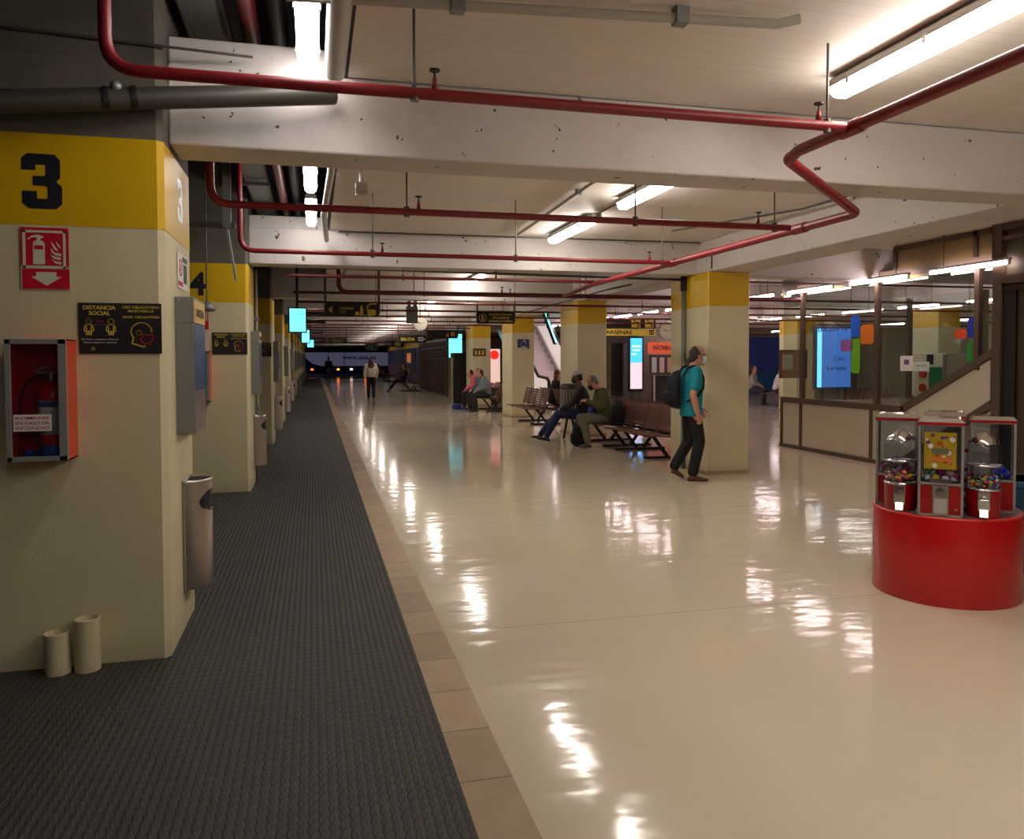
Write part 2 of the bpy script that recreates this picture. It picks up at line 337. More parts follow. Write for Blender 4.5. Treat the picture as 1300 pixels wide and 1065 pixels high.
def text(fl, s, u, v, h, w=None, m=WSIGN, parent=None, d=0.0015, align='C', bold=0.0, name='lettering', t=0.001):
    """letters of cap height h at (u,v) = centre of the line (or left edge), squeezed to width w when given"""
    key = (s, bold)
    if key not in _tc:
        cu = bpy.data.curves.new('lettering', 'FONT'); cu.body = s; cu.size = 1; cu.resolution_u = 3; cu.offset = bold; cu.fill_mode = 'BOTH'
        to = bpy.data.objects.new('t', cu); me = bpy.data.meshes.new_from_object(to); bpy.data.objects.remove(to)
        vs = [tuple(x.co) for x in me.vertices]; fs = [tuple(p.vertices) for p in me.polygons]; _tc[key] = (vs, fs)
    vs, fs = _tc[key]
    if not vs: return None
    x0 = min(p[0] for p in vs); x1 = max(p[0] for p in vs); y0 = min(p[1] for p in vs); y1 = max(p[1] for p in vs)
    sy = h / 0.72; sx = (w / (x1 - x0)) if w else sy
    ox = {'C': (x0 + x1) / 2, 'L': x0, 'R': x1}[align]
    mb = MB(); mb.add([fl.P(u + (p[0] - ox) * sx, v + (p[1] - 0.36) * sy, d) for p in vs], fs)
    me = bpy.data.meshes.new(name); me.from_pydata(mb.v, [], mb.f); me.materials.append(m)
    o = bpy.data.objects.new(name, me); C.objects.link(o)
    so = o.modifiers.new('thick', 'SOLIDIFY'); so.thickness = t
    if parent: o.parent = parent
    return o

# ------------------------------------------------------------------ structure
BAY = 5.34
struct('floor', MB().box(0.7, 24, -7, 73, -0.12, 0), TERR)
struct('floor', MB().box(-14, -2.6, -7, 96, -0.16, -0.04), mat('bus_bay_asphalt', (52, 52, 56), 0.75, bump=0.4))
struct('floor', MB().box(-2.6, 24, 73, 96, -0.16, -0.04), mat('bus_bay_asphalt', (52, 52, 56), 0.75))
struct('trim_1', MB().box(0.5, 0.7, -7, 73, -0.12, 0), MARBLE)
mb = MB().box(-.735, 0.5, -7, 66, -0.1, 0.004)
for k in range(-1, 12):
    ya = -7 if k == -1 else 4.37 + BAY * k + .885
    mb.box(-2.6, -.735, ya, min(66, 4.37 + BAY * (k + 1) - .005), -.1, .004)
tag(mb.build('rubber_mat', RUBBER), 'long dark studded rubber mat beside the pillars numbered 3 and 4', 'mat')
struct('floor', MB().box(-2.6, 0.5, 66, 73, -0.12, 0), mat('grey_paving', (96, 94, 92), 0.3))
def slab(name, x0, x1, y0, y1, z0, z1, m): return struct(name, MB().box(x0, x1, y0, y1, z0, z1), m)
for k in range(-2, 13):
    y = 4.55 + BAY * k
    b = MB().box(-0.74, 24, y, y + 0.35, 2.70, 3.13).box(-0.74, 0.2, y + .02, y + 0.33, 3.1, 3.28)
    struct('ceiling_beam', b, BEAMM, bevel=0.012)
    slab('ceiling', 0.2, 24, y + 0.35, y + BAY, 3.13, 3.3, WHITE_C)
struct('ceiling_beam', MB().box(5.1, 5.68, -6, 73, 2.705, 3.13), BEAMM, bevel=0.012)
struct('ceiling_beam', MB().box(13.6, 14.2, -6, 73, 2.705, 3.13), BEAMM)
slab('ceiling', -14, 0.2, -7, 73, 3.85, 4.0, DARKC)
struct('wall_left', MB().box(-14.3, -14, -7, 96, -0.16, 4), DARKC)
struct('wall_back', MB().box(-14, 24, -7.2, -7, -0.1, 4), PANEL)
struct('wall_right', MB().box(24, 24.2, -7, 73, 0, 3.3), PANEL)
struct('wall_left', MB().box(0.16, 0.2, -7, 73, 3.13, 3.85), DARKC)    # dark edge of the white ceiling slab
struct('wall_far', MB().box(-14, 24, 96, 96.2, -0.1, 6), mat('night_wall', (30, 32, 44), 0.8))

# ------------------------------------------------------------------ numbered pillars on the walkway
def plan(x0, x1, y0, y1, c): return [(x0 + c, y0), (x1 - c, y0), (x1, y0 + c), (x1, y1 - c), (x1 - c, y1), (x0 + c, y1), (x0, y1 - c), (x0, y0 + c)]
NUMB = mat('numeral_black', (20, 24, 34), 0.5)
three = [(110, 165), (140, 140), (275, 140), (302, 168), (302, 255), (282, 275), (310, 300), (310, 385), (280, 412), (145, 412), (112, 385), (112, 325), (185, 325), (185, 362),
         (238, 362), (238, 305), (225, 298), (165, 298), (165, 250), (222, 250), (230, 238), (230, 195), (180, 195), (180, 222), (110, 222)]
def pillar(k):
    y = 4.37 + BAY * k
    t = empty('pillar', (-0.74, y, 0), 0, ('wide cream pillar with yellow band and black numeral %s on the walkway' % NW[k]), 'pillar', 'pillars along the walkway')
    MB().prism(plan(-1.56, 0, 0, 0.88, 0.03), 'z', 0, 2.22).build('shaft', CREAM, t)
    MB().prism(plan(-1.562, 0.002, -0.002, 0.882, 0.03), 'z', 2.22, 2.67).build('yellow_band', YELLOW, t)
    MB().prism(plan(-1.56, 0, 0, 0.88, 0.03), 'z', 2.67, 3.85).build('concrete_head', CONC, t)
    fl = Flat((-0.555, -0.003, 2.435), '-Y')
    if k == 0:
        mb = MB(); fl.poly(mb, [((a - 210) * .00090, (276 - b) * .00099) for a, b in three]); mb.build('numeral', NUMB, t)
        f2 = Flat((0.003, 0.50, 2.46), '+X'); mb = MB()
        f2.poly(mb, [((a - 210) * .0009, (276 - b) * .0009) for a, b in three]); mb.build('numeral', mat('numeral_silver', (205, 205, 200), 0.35, 0.3), t)
    elif k < 8:
        text(fl, str(k + 3), 0, 0, 0.26, None, NUMB, t, bold=0.03, name='numeral')
    return t
for k in range(13): pillar(k)

def fire_sign(loc, label, group=None):
    t = empty('fire_extinguisher_sign', loc, 0, label, 'sign', group); fl = Flat((0, 0, 0)); s = .215 / 580; sy = .305 / 770
    g = lambda a, b: ((a - 580) * s, (560 - b) * sy)
    mb = MB(); fl.rect(mb, -.109, .109, -.153, .153, 0, .003); mb.build('board', mat('sign_edge_pink', (214, 170, 165), 0.5), t)
    mb = MB()
    for (a, b, c, d) in ((290, 175, 868, 655), (305, 690, 872, 938)): fl.poly(mb, [g(a, d), g(c, d), g(c, b), g(a, b)], .003, .004)
    mb.build('red_field', RSIGN, t)
    mb = MB()
    for a, b, c, d in ((310, 210, 832, 240), (310, 650, 832, 680), (315, 210, 350, 680), (800, 210, 832, 680)): fl.poly(mb, [g(a, d), g(c, d), g(c, b), g(a, b)], .004, .005)
    fl.poly(mb, [g(*p) for p in ((470, 728), (712, 728), (712, 785), (778, 785), (595, 898), (410, 785), (470, 785))], .004, .005)
    fl.poly(mb, [g(*p) for p in ((438, 632), (580, 632), (580, 370), (560, 345), (530, 330), (530, 310), (572, 300), (560, 280), (500, 262), (420, 280), (372, 325), (390, 330), (420, 300), (485, 298), (485, 330), (455, 345), (438, 370))], .004, .005)
    for fp in ([(655, 345), (700, 400), (745, 462), (700, 450), (670, 400)], [(722, 340), (745, 380), (775, 425), (745, 412), (724, 375)],
               [(650, 425), (690, 480), (775, 495), (775, 530), (700, 515), (660, 480)], [(635, 505), (690, 530), (772, 545), (765, 575), (690, 560)], [(655, 565), (700, 590), (778, 600), (775, 630), (710, 620)]):
        fl.poly(mb, [g(*p) for p in fp], .004, .005)
    mb.build('pictogram', PALE, t)
    mb = MB(); fl.poly(mb, [g(*p) for p in ((455, 445), (560, 445), (560, 398), (455, 398))], .005, .006); mb.build('extinguisher_band', RSIGN, t)
    return t
def distance_sign(loc, label, group=None, detail=True):
    t = empty('distancing_sign', loc, 0, label, 'sign', group); fl = Flat((0, 0, 0)); s = .385 / 1105
    g = lambda a, b: ((a - 632) * s, (510 - b) * s)
    mb = MB(); fl.rect(mb, -.193, .193, -.128, .128, 0, .004); mb.build('board', BLACKS, t)
    Y = .004
    text(fl, 'DISTANCIA', *g(357, 210), .020, .150, YSIGN, t, d=.006, bold=.02)
    text(fl, 'SOCIAL', *g(357, 290), .020, .098, YSIGN, t, d=.006, bold=.02)
    text(fl, 'USO OBLIGATORIO', *g(912, 200), .013, .172, YSIGN, t, d=.006, bold=.01)
    text(fl, 'MASCARILLA', *g(912, 255), .013, .122, YSIGN, t, d=.006, bold=.01)
    text(fl, 'MASK OBLIGATION', *g(912, 343), .012, .170, YSIGN, t, d=.006, bold=.01)
    mb = MB()
    for cx in (213, 505):
        fl.arc(mb, *g(cx, 410), 38 * s, 0, 360, 16 * s, Y, Y + .001, 18)
        fl.stroke(mb, [g(cx - 30, 455), g(cx - 58, 490), g(cx - 62, 545), g(cx - 40, 560)], 14 * s, Y, Y + .001)
        fl.stroke(mb, [g(cx + 30, 455), g(cx + 58, 490), g(cx + 62, 545), g(cx + 40, 560)], 14 * s, Y, Y + .001)
        fl.stroke(mb, [g(cx - 30, 455), g(cx + 30, 455)], 12 * s, Y, Y + .001)
        fl.stroke(mb, [g(cx - 32, 490), g(cx - 32, 602), g(cx - 10, 602), g(cx - 8, 550)], 14 * s, Y, Y + .001)
        fl.stroke(mb, [g(cx + 32, 490), g(cx + 32, 602), g(cx + 10, 602), g(cx + 8, 550)], 14 * s, Y, Y + .001)
    fl.arc(mb, *g(912, 560), 140 * s, 0, 190, 18 * s, Y, Y + .001, 24, ry=135 * s)
    fl.stroke(mb, [g(774, 580), g(805, 650), g(785, 728), g(945, 780), g(955, 762)], 18 * s, Y, Y + .001)
    fl.arc(mb, *g(875, 570), 32 * s, 40, 320, 16 * s, Y, Y + .001)
    mb.build('pictogram', YSIGN, t)
    mb = MB(); fl.stroke(mb, [g(925, 605), g(1070, 600), g(1068, 660), g(1030, 722), g(950, 728), g(905, 690), g(925, 605), g(895, 560)], 15 * s, Y, Y + .001)
    fl.stroke(mb, [g(875, 650), g(915, 690)], 10 * s, Y, Y + .001)
    mb.build('mask_drawing', RSIGN, t)
    if detail:
        text(fl, 'Por favor, respeta la distancia', *g(360, 667), .008, .170, WSIGN, t, d=.006)
        text(fl, 'Please, keep your distance', *g(360, 712), .008, .150, WSIGN, t, d=.006)
        text(fl, '2m', *g(358, 405), .015, .035, RSIGN, t, d=.006)
        mb = MB(); fl.stroke(mb, [g(290, 458), g(430, 458)], 10 * s, Y, Y + .001)
        fl.poly(mb, [g(278, 458), g(300, 440), g(300, 476)], Y, Y + .001); fl.poly(mb, [g(444, 458), g(422, 476), g(422, 440)], Y, Y + .001)
        mb.build('arrow', mat('sign_purple', (120, 50, 120), 0.5), t)
        mb = MB(); fl.disc(mb, *g(265, 805), 28 * s, Y, Y + .001); mb.build('emblem', mat('olive_emblem', (140, 130, 70), 0.5), t)
    return t
for k in range(4):
    y = 4.37 + BAY * k
    if k != 2: fire_sign((-1.287, y - .003, 2.055), 'red fire extinguisher sign on the pillar numbered %s' % NW[k])
    if k < 3: distance_sign((-0.95, y - .003, 1.712 + (0.03 if k else 0)), 'black distancing and mask sign on the pillar numbered %s' % NW[k], detail=(k == 0))

CAB = mat('cabinet_grey_frame', (150, 152, 145), 0.4, 0.2); CABR = mat('cabinet_orange_red', (206, 74, 40), 0.45); CABI = mat('cabinet_inside_red', (176, 20, 34), 0.6)
def cabinet(loc, label):
    t = empty('extinguisher_cabinet', loc, 0, label, 'cabinet', 'extinguisher cabinets on the pillars')
    W, Hh, D = .262, .585, .175
    b = MB(); th = .006
    b.box(-W / 2, -W / 2 + th, -D + .012, 0, 0, Hh).box(W / 2 - th, W / 2, -D + .012, 0, 0, Hh).box(-W / 2, W / 2, -D + .012, 0, 0, th).box(-W / 2, W / 2, -D + .012, 0, Hh - th, Hh)
    b.build('case', CABR, t)
    MB().box(-W / 2 + th, W / 2 - th, -.008, -.002, th, Hh - th).box(-W / 2 + th, -W / 2 + th + .002, -D + .02, -.01, th, Hh - th).build('lining', CABI, t)
    f = MB(); e = .024
    f.box(-W / 2 - .002, -W / 2 + e, -D, -D + .012, 0, Hh).box(W / 2 - e - .012, W / 2 + .002, -D, -D + .012, 0, Hh).box(-W / 2, W / 2, -D, -D + .012, 0, e).box(-W / 2, W / 2, -D, -D + .012, Hh - e, Hh)
    f.build('door_frame', CAB, t, bevel=.002)
    MB().box(-W / 2 + e, W / 2 - e - .01, -D + .004, -D + .008, e, Hh - e).build('pane', SGLASS, t)
    fl = Flat((-.012, -D + .003, .185)); mb = MB(); fl.rect(mb, -.088, .075, -.040, .040, 0, .002); lb = mb.build('notice', WSIGN, t)
    text(fl, 'ROMPASE', -.006, .024, .013, .145, RSIGN, lb, d=.004, bold=.005)
    text(fl, 'EN CASO DE', -.006, 0, .013, .145, RSIGN, lb, d=.004, bold=.005)
    text(fl, 'INCENDIO', -.006, -.024, .013, .145, RSIGN, lb, d=.004, bold=.005)
    return t
def extinguisher(loc, label):
    t = empty('fire_extinguisher', loc, 0, label, 'fire extinguisher')
    MB().lathe([(.0, .0), (.055, .0), (.058, .02), (.058, .29), (.052, .32), (.03, .345), (.016, .352), (.016, .37), (0, .37)], n=28).build('bottle', mat('extinguisher_red', (190, 16, 26), 0.25), t, smooth=True)
    MB().lathe([(.0595, .10), (.0595, .265), (.0600, .265), (.0600, .10)], n=28).build('data_label', mat('label_white', (205, 208, 212), 0.5, var=.25, scale=60), t, smooth=True)
    MB().lathe([(.0605, .235), (.0605, .262), (.0610, .262), (.0610, .235)], n=28).build('label_stripe', mat('label_blue', (60, 90, 150), 0.5), t, smooth=True)
    MB().lathe([(0, -.012), (.060, -.012), (.062, .0), (.062, .045), (.060, .05), (0, .05)], n=28).build('foot_ring', mat('blue_base', (20, 70, 170), 0.4), t, smooth=True)
    MB().cyl((0, 0, .36), (0, 0, .40), .018).box(-.06, .02, -.012, .012, .395, .41).obox((-.035, 0, .425), (.035, 0, .012), (0, .010, 0), (0, 0, .004)).build('valve', STEEL, t)
    pts = [(-.01, -.02, .385)]
    for q in range(13): a = PI / 2 + q * PI / 12; pts.append((-.03 + .1 * math.cos(a) * 1.0, -.035, .24 + .15 * math.sin(a)))
    pts += [(-.05, -.05, .07), (-.02, -.06, .04)]
    MB().tube(pts, .006, 8).build('hose', BLACK, t, smooth=True)
    return t
CX = -1.288
for k in range(2):
    y = 4.37 + BAY * k
    cabinet((CX, y - .001, 1.068), 'glass-fronted red extinguisher cabinet on the pillar numbered %s' % NW[k])
extinguisher((CX + .038, 4.37 - .075, 1.068 + .022), 'red fire extinguisher with blue foot inside the nearest cabinet')
tag(MB().lathe([(0, 0), (.026, 0), (.028, .03), (.02, .04), (0, .04)], (0, 0, 0)).build('spare_cap', mat('blue_base', (20, 70, 170), 0.4), smooth=True), 'small blue cap lying beside the extinguisher inside the cabinet', 'cap').location = (CX - .065, 4.37 - .07, 1.068 + .008)

def stub(loc, r, h, lean, label):
    t = empty('pipe_stub', loc, 0, label, 'pipe', None)
    o = MB(); n = 24; rings = []
    for rr, z in ((r, -.0), (r, h), (r * .99, h), (r * .86, h + .002), (r * .86, h - .03), (0.001, h - .03)): rings.append([(rr * math.cos(2 * PI * j / n) + lean * z, rr * math.sin(2 * PI * j / n), z) for j in range(n)])
    o.loft(rings).build('shell', PIPESTUB, t, smooth=True, auto=40); return t
stub((-1.245, 4.29, 0), .057, .205, -.03, 'short cream painted pipe stub at the foot of pillar 3, lower of the two')
stub((-1.115, 4.30, 0), .060, .262, 0, 'taller cream painted pipe stub at the foot of pillar 3')

# display boxes and bins on the walkway side of the pillars
AD1 = mat('poster_blue_photo', (36, 70, 120), 0.3, var=0.7, scale=9); ADY = mat('header_yellow', (222, 186, 84), 0.4)
def display_box():
    t = empty('display_case'); D = .095
    MB().box(0, D, 0, .46, 0, .76).build('case', GREY, t, bevel=.003)
    MB().box(-.0, D + .001, .0, .46, .615, .618).build('seam', DARK, t)
    fl = Flat((D + .001, .23, .38), '+X')
    m = MB(); fl.rect(m, -.215, .215, .24, .365, 0, .002); h = m.build('header', ADY, t); text(fl, 'DARSENA', 0, .30, .05, .32, BLACK, h, d=.004)
    m = MB(); fl.rect(m, -.215, .215, -.14, .225, 0, .002); m.build('poster', AD1, t)
    m = MB(); fl.rect(m, -.215, .215, -.37, -.15, 0, .001); m.build('lower_plate', STEEL, t)
    MB().cyl((.02, .005, .745), (.02, -.002, .745), .004).cyl((.07, .005, .745), (.07, -.002, .745), .004).build('screw', STEEL, t)
    return t
def wall_bin():
    t = empty('wall_bin'); R, D, Hh = .15, .145, .63; na, nz = 28, 42; mb = MB()
    for i in range(na):
        for j in range(nz):
            a0, a1 = -PI / 2 + PI * i / na, -PI / 2 + PI * (i + 1) / na; z0, z1 = Hh * j / nz, Hh * (j + 1) / nz
            am, zm = (a0 + a1) / 2, (z0 + z1) / 2
            if ((am + .05) / .8) ** 2 + ((zm - .50) / .058) ** 2 < 1: continue
            mb.add([(D * math.cos(a), R * math.sin(a), z) for a, z in ((a0, z0), (a1, z0), (a1, z1), (a0, z1))], [(0, 1, 2, 3)])
    mb.add([(D * math.cos(-PI / 2 + PI * i / na), R * math.sin(-PI / 2 + PI * i / na), 0) for i in range(na + 1)], [tuple(range(na + 1))])
    mb.add([(0, -R, 0), (0, R, 0), (0, R, Hh), (0, -R, Hh)], [(0, 1, 2, 3)])
    mb.build('shell', STEEL, t, smooth=True, auto=50, weld=True).modifiers.new('thick', 'SOLIDIFY').thickness = .003
    MB().prism([(D * .93 * math.cos(-PI / 2 + PI * i / na) + .001, R * .95 * math.sin(-PI / 2 + PI * i / na)) for i in range(na + 1)], 'z', .02, Hh - .02).build('liner', DARK, t)
    pts = []
    for q in range(25):
        a = 2 * PI * q / 24; am = -.05 + .8 * math.cos(a); pts.append(((D + .002) * math.cos(am), (R + .002) * math.sin(am), .50 + .058 * math.sin(a)))
    MB().tube(pts, .004, 6).build('opening_rim', BLACK, t, smooth=True)
    return t
db, wb = display_box(), wall_bin()
ordn = ['nearest', 'second', 'third', 'fourth', 'fifth', 'sixth', 'seventh', 'eighth', 'ninth', 'tenth', 'eleventh', 'twelfth', 'thirteenth']
for k in range(12):
    y = 4.37 + BAY * k
    lb = 'grey display case on the side of the pillar numbered %s' % NW[k]; lw = 'steel half-round litter bin on the side of the pillar numbered %s' % NW[k]
    loc = (-0.739, y + .29, 1.14); o = db if k == 0 else dup(db); o.location = loc; tag(o, lb, 'display case', 'display cases along the walkway')
    loc = (-0.739, y + (.58 if k != 1 else .70), .23); o = wb if k == 0 else dup(wb); o.location = loc; tag(o, lw, 'litter bin', 'steel bins along the walkway')
for k, xx in ((1, -.71),):
    t = empty('vertical_conduit', (xx, 4.37 + BAY * k + .90, 0), 0, 'thin pale conduit running up the far corner of the pillar numbered 4', 'pipe')
    MB().cyl((0, 0, 0), (0, 0, 2.7), .016, 12).build('conduit', GREYP, t, smooth=True)
    MB().box(-.03, .03, -.03, .02, 2.05, 2.10).box(-.03, .03, -.03, .02, .9, .95).build('clip', GREY, t)
t = empty('wall_notice', (-.737, 4.37 + .55, 2.06), 0, 'small white and red notice on the walkway side of pillar 3', 'notice')
fl = Flat((0, 0, 0), '+X'); m = MB(); fl.rect(m, -.17, .17, -.10, .10, 0, .002); m.build('sheet', WSIGN, t)
m = MB(); fl.arc(m, -.07, .02, .045, 0, 360, .012, .002, .003); fl.stroke(m, [(-.1, -.01), (-.04, .05)], .012, .002, .003); fl.rect(m, -.15, 0, -.085, -.06, .002, .003); m.build('prohibition_mark', RSIGN, t)
m = MB(); fl.rect(m, .03, .15, -.06, .05, .002, .003); fl.rect(m, .0, .16, .06, .09, .002, .003); m.build('printed_panel', BLACKS, t)

# ------------------------------------------------------------------ hall columns
def column(x, y, label, group, wx=.61, wy=1.13):
    t = empty('hall_column', (x, y, 0), 0, label, 'column', group)
    MB().prism(plan(0, wx, 0, wy, .012), 'z', 0, 2.25).build('shaft', CREAM, t)
    MB().prism(plan(-.002, wx + .002, -.002, wy + .002, .012), 'z', 2.25, 2.70).build('yellow_band', YELLOW, t)
    MB().prism(plan(-.008, wx + .008, -.008, wy + .008, .012), 'z', 0, .05).build('skirting', mat('tan_skirting', (170, 146, 118), 0.4), t)
    return t
for k in range(4):
    column(5.07, 9.51 + BAY * k, '%s yellow-topped square column of the row along the benches' % ordn[k], 'columns along the benches')
for k in range(5):
    column(13.6, 9.51 + BAY * k, '%s yellow-topped column of the far row beyond the glass booth' % ordn[k], 'columns beyond the booth', .6, .9)
t = empty('column_downpipe', (5.035, 10.16, 0), 0, 'grey downpipe fixed to the side of the nearest bench-row column', 'pipe')
MB().cyl((0, 0, 0), (0, 0, 2.5), .032, 14).build('pipe', GREY, t, smooth=True)
MB().cyl((0, 0, 2.5), (0, 0, 2.7), .045, 14).build('dark_collar', BLACK, t, smooth=True)
for k, txt in ((2, 'poster'), (3, 'notice')):
    y = 9.51 + BAY * k
    t = empty('column_notice', (5.38 if k == 2 else 5.30, y - .003, 1.95 if k == 2 else 1.78), 0, ['blue and white pictogram notice on the third bench-row column', 'brown framed notice on the fourth bench-row column'][k - 2], 'notice')
    fl = Flat((0, 0, 0)); m = MB(); W = .16 if k == 2 else .22; fl.rect(m, -W, W, -.13, .13, 0, .004); m.build('board', [mat('notice_blue', (50, 50, 120), .5), mat('notice_brown', (96, 66, 40), .5)][k - 2], t)
    m = MB()
    if k == 2: fl.arc(m, 0, 0, .07, 0, 300, .03, .004, .005); fl.disc(m, .03, .08, .03, .004, .005); fl.stroke(m, [(-.13, -.11), (.1, -.1)], .03, .004, .005)
    else:
        for q in (-.12, 0, .12): fl.disc(m, q, .03, .03, .004, .005); fl.rect(m, q - .025, q + .025, -.08, 0, .004, .005)
    m.build('pictogram', WSIGN if k == 2 else YSIGN, t)

# ------------------------------------------------------------------ pipes under the ceiling
def hanger(t, x, y, z, ztop, r=.008):
    MB().cyl((x, y, z), (x, y, ztop), r * .8, 8).lathe([(.0, -.034), (.02, -.034), (.02, .034), (0, .034)], (x, y, z), 10).build('hanger_rod', ROD, t)
def valve(t, x, y, z):
    MB().cyl((x, y, z), (x, y, z + .055), .016, 10, .009).build('valve_body', RED, t, smooth=True)
    MB().cyl((x, y, z + .05), (x, y, z + .085), .005, 8).cyl((x, y, z + .082), (x, y, z + .09), .024, 10).build('valve_wheel', BLACK, t)
def bend(p0, p1, p2, r, n=6):
    p0, p1, p2 = map(Vector, (p0, p1, p2)); a = p1 + (p0 - p1).normalized() * r; b = p1 + (p2 - p1).normalized() * r; out = []
    for i in range(n + 1): q = i / n; out.append(a * (1 - q) ** 2 + p1 * 2 * q * (1 - q) + b * q * q)
    return out
def cross_pipe(y, z, x0, x1, label, r=.024, riser=None, hang=(), valves=(), m=RED, grp='red sprinkler pipes crossing the ceiling'):
    t = empty('sprinkler_pipe', (0, y, 0), 0, label, 'pipe', grp)
    if riser: pts = [(x0, 0, riser)] + bend((x0, 0, riser), (x0, 0, z), (x1, 0, z), .13) + [(x1, 0, z)]
    else: pts = [(x0, 0, z), (x1, 0, z)]
    MB().tube(pts, r, 12).build('pipe', m, t, smooth=True, auto=60)
    for hx in hang: hanger(t, hx, 0, z, 3.13 if hx > .2 else 3.85)
    for vx in valves: valve(t, vx, 0, z + r * .8)
    return t
cross_pipe(3.50, 2.72, -.80, 2.62, 'nearest red pipe crossing under the ceiling before the first beam', .026, 3.85, (.44, 2.52), (.53, 2.47))
cross_pipe(5.38, 2.55, -.63, 3.55, 'second red cross pipe, just behind the first beam', .024, 3.85, (.62, 2.28, 3.42), (.70, 3.28))
cross_pipe(7.60, 2.55, -.64, 3.60, 'third red cross pipe, ahead of the beam of pillar 4', .022, 3.85, (.55, 1.95, 3.52), (.64, 3.38))
ys = [10.0, 11.35, 12.45, 14.5] + [16.7 + 2.3 * i for i in range(14)]
for i, y in enumerate(ys):
    thick = i == 1
    cross_pipe(y, 2.58 if i not in (1,) else 2.50, (.35 if i == 1 else -.3), (3.66 if i == 0 else 7.7 if i == 1 else 6.2 if y < 29 and y > 23 else 5.8 if y > 39 else 21), '%s red cross pipe beyond the beam of pillar 4' % (ordn + ['fourteenth', 'fifteenth', 'sixteenth', 'seventeenth', 'eighteenth'])[i],
               .034 if thick else .021, (3.1 if i == 1 else None), [1.1 + .3 * (i % 3) + 2.6 * j for j in range(1 if i == 0 else 2 if (y > 39 or 23 < y < 29 or i == 1) else 7)], [2.3 + .4 * (i % 4)], REDDK)
# main run: towards the camera, kink down under the beam, then away along the hall
t = empty('sprinkler_main', (0, 0, 0), 0, 'long red main pipe with a zigzag kink under the first beam', 'pipe')
pts = [(2.66, -5, 2.72), (2.66, 3.95, 2.72)] + bend((2.66, 0, 2.72), (2.70, 4.13, 2.72), (3.62, 4.66, 2.56), .06, 4) + bend((2.70, 4.13, 2.72), (3.64, 4.72, 2.55), (3.64, 8, 2.55), .06, 4) + [(3.64, 10.0, 2.55), (3.64, 11.32, 2.50)]
MB().tube(pts, .032, 14).build('pipe', RED, t, smooth=True, auto=60)
for p in ((3.64, 5.30, 2.55), (3.64, 7.52, 2.55), (2.665, 3.42, 2.72)): MB().cyl(p, (p[0], p[1] + .16, p[2]), .040, 14).build('tee_joint', RED, t, smooth=True, auto=50)
# grey conduits on the ceiling
def conduit(name, pts, r, label, m=GREYP, clips=()):
    t = empty(name, (0, 0, 0), 0, label, 'pipe'); MB().tube(pts, r, 10).build('pipe', m, t, smooth=True, auto=60)
    for c in clips: MB().box(c[0] - r * 1.4, c[0] + r * 1.4, c[1] - r * 1.4, c[1] + r * 1.4, c[2] - r * 1.3, 3.13).build('clip', GREY, t)
    return t
conduit('ceiling_conduit', [(2.17, 3.22, 3.10), (2.08, 3.26, 3.085), (-.1, 3.50, 3.085)], .022, 'white drain pipe running across the ceiling ahead of the first beam', GREYP, [(1.62, 3.31, 3.085), (.62, 3.42, 3.085)])
conduit('ceiling_conduit', [(2.48, 9.6, 3.10), (2.34, 4.95, 3.10)], .018, 'thin grey conduit on the ceiling beside the double lamps', GREYP, [(2.4, 7, 3.1)])
conduit('ceiling_conduit', [(2.95, 4.92, 3.10), (2.95, 9.5, 3.10)], .010, 'thin wire conduit linking the two hall lamps', ROD)
conduit('ceiling_conduit', [(.3, 9.75, 3.09), (5.0, 9.6, 3.09)], .010, 'thin grey conduit along the foot of the second beam', ROD)
conduit('ceiling_conduit', [(-.4, 10.30, 2.72), (6, 10.30, 2.66), (13, 10.30, 2.66)], .016, 'dark grey conduit just past the second beam', ROD)
conduit('ceiling_conduit', [(4.2, 8.8, 3.09), (4.9, 7.2, 3.09), (4.95, 5.0, 3.09)], .012, 'dark conduit hugging the lengthwise beam', ROD)
conduit('column_cable', [(5.09, 9.46, 3.0), (5.09, 9.46, 2.74), (5.14, 9.48, 2.715), (5.45, 9.48, 2.715)], .008, 'thin cable looping on top of the nearest hall column', ROD)
conduit('slanting_conduit', [(4.6, 11.0, 2.66), (4.4, 11.5, 2.62), (4.9, 18.5, 2.66)], .014, 'slanting grey conduit above the first benches', ROD)
# services in the dark strip on the left
def along(name, x, z, r, label, m, y0=-6, y1=60, n=16):
    t = empty(name, (x, 0, z), 0, label, 'pipe'); MB().cyl((0, y0, 0), (0, y1, 0), r, n).build('pipe', m, t, smooth=True, auto=50); return t
along('air_duct', .125, 3.10, .055, 'pale grey duct running along the edge of the white ceiling', GREYP, -5, 4.40)
conduit('air_duct', [(.155, 4.98, 3.10), (.15, 6.6, 3.08), (.11, 8.3, 3.02), (.16, 9.7, 2.98)], .03, 'white curved pipe past the first beam in the dark strip', GREYP)
along('riser_main', -.33, 3.42, .05, 'thick dull red pipe running along the dark ceiling strip', REDDK)
along('black_pipe', -.19, 3.52, .06, 'thick black pipe beside the dull red one in the dark ceiling strip', mat('black_pipe', (34, 34, 40), .5))
t = empty('cable_tray', (-.56, 0, 3.42), 0, 'perforated grey cable tray along the dark ceiling strip', 'cable tray')
MB().box(-.11, .11, -5, 60, 0, .004).build('tray_bed', mat('tray_grey', (112, 112, 108), .5, .3, var=.4, scale=40), t)
for s in (-.11, .11): MB().box(s - .004, s + .004, -5, 60, -.02, .05).build('tray_rail', ROD, t)
for k in range(6): MB().box(-.18, .13, 4.48 + k * BAY - 1.2, 4.54 + k * BAY - 1.2, -.06, -.025).build('cross_bar', ROD, t)
conduit('drain_pipe', [(-3.2, 3.7, 2.55), (-1.42, 4.16, 2.75), (-.05, 4.40, 2.965), (.12, 4.46, 3.0)], .055, 'dark sloping drain pipe across the head of pillar 3', mat('drain_dark', (58, 55, 48), .5, var=.3))
t = bpy.data.objects['drain_pipe']
d = Vector((1.37, .24, .215)).normalized()
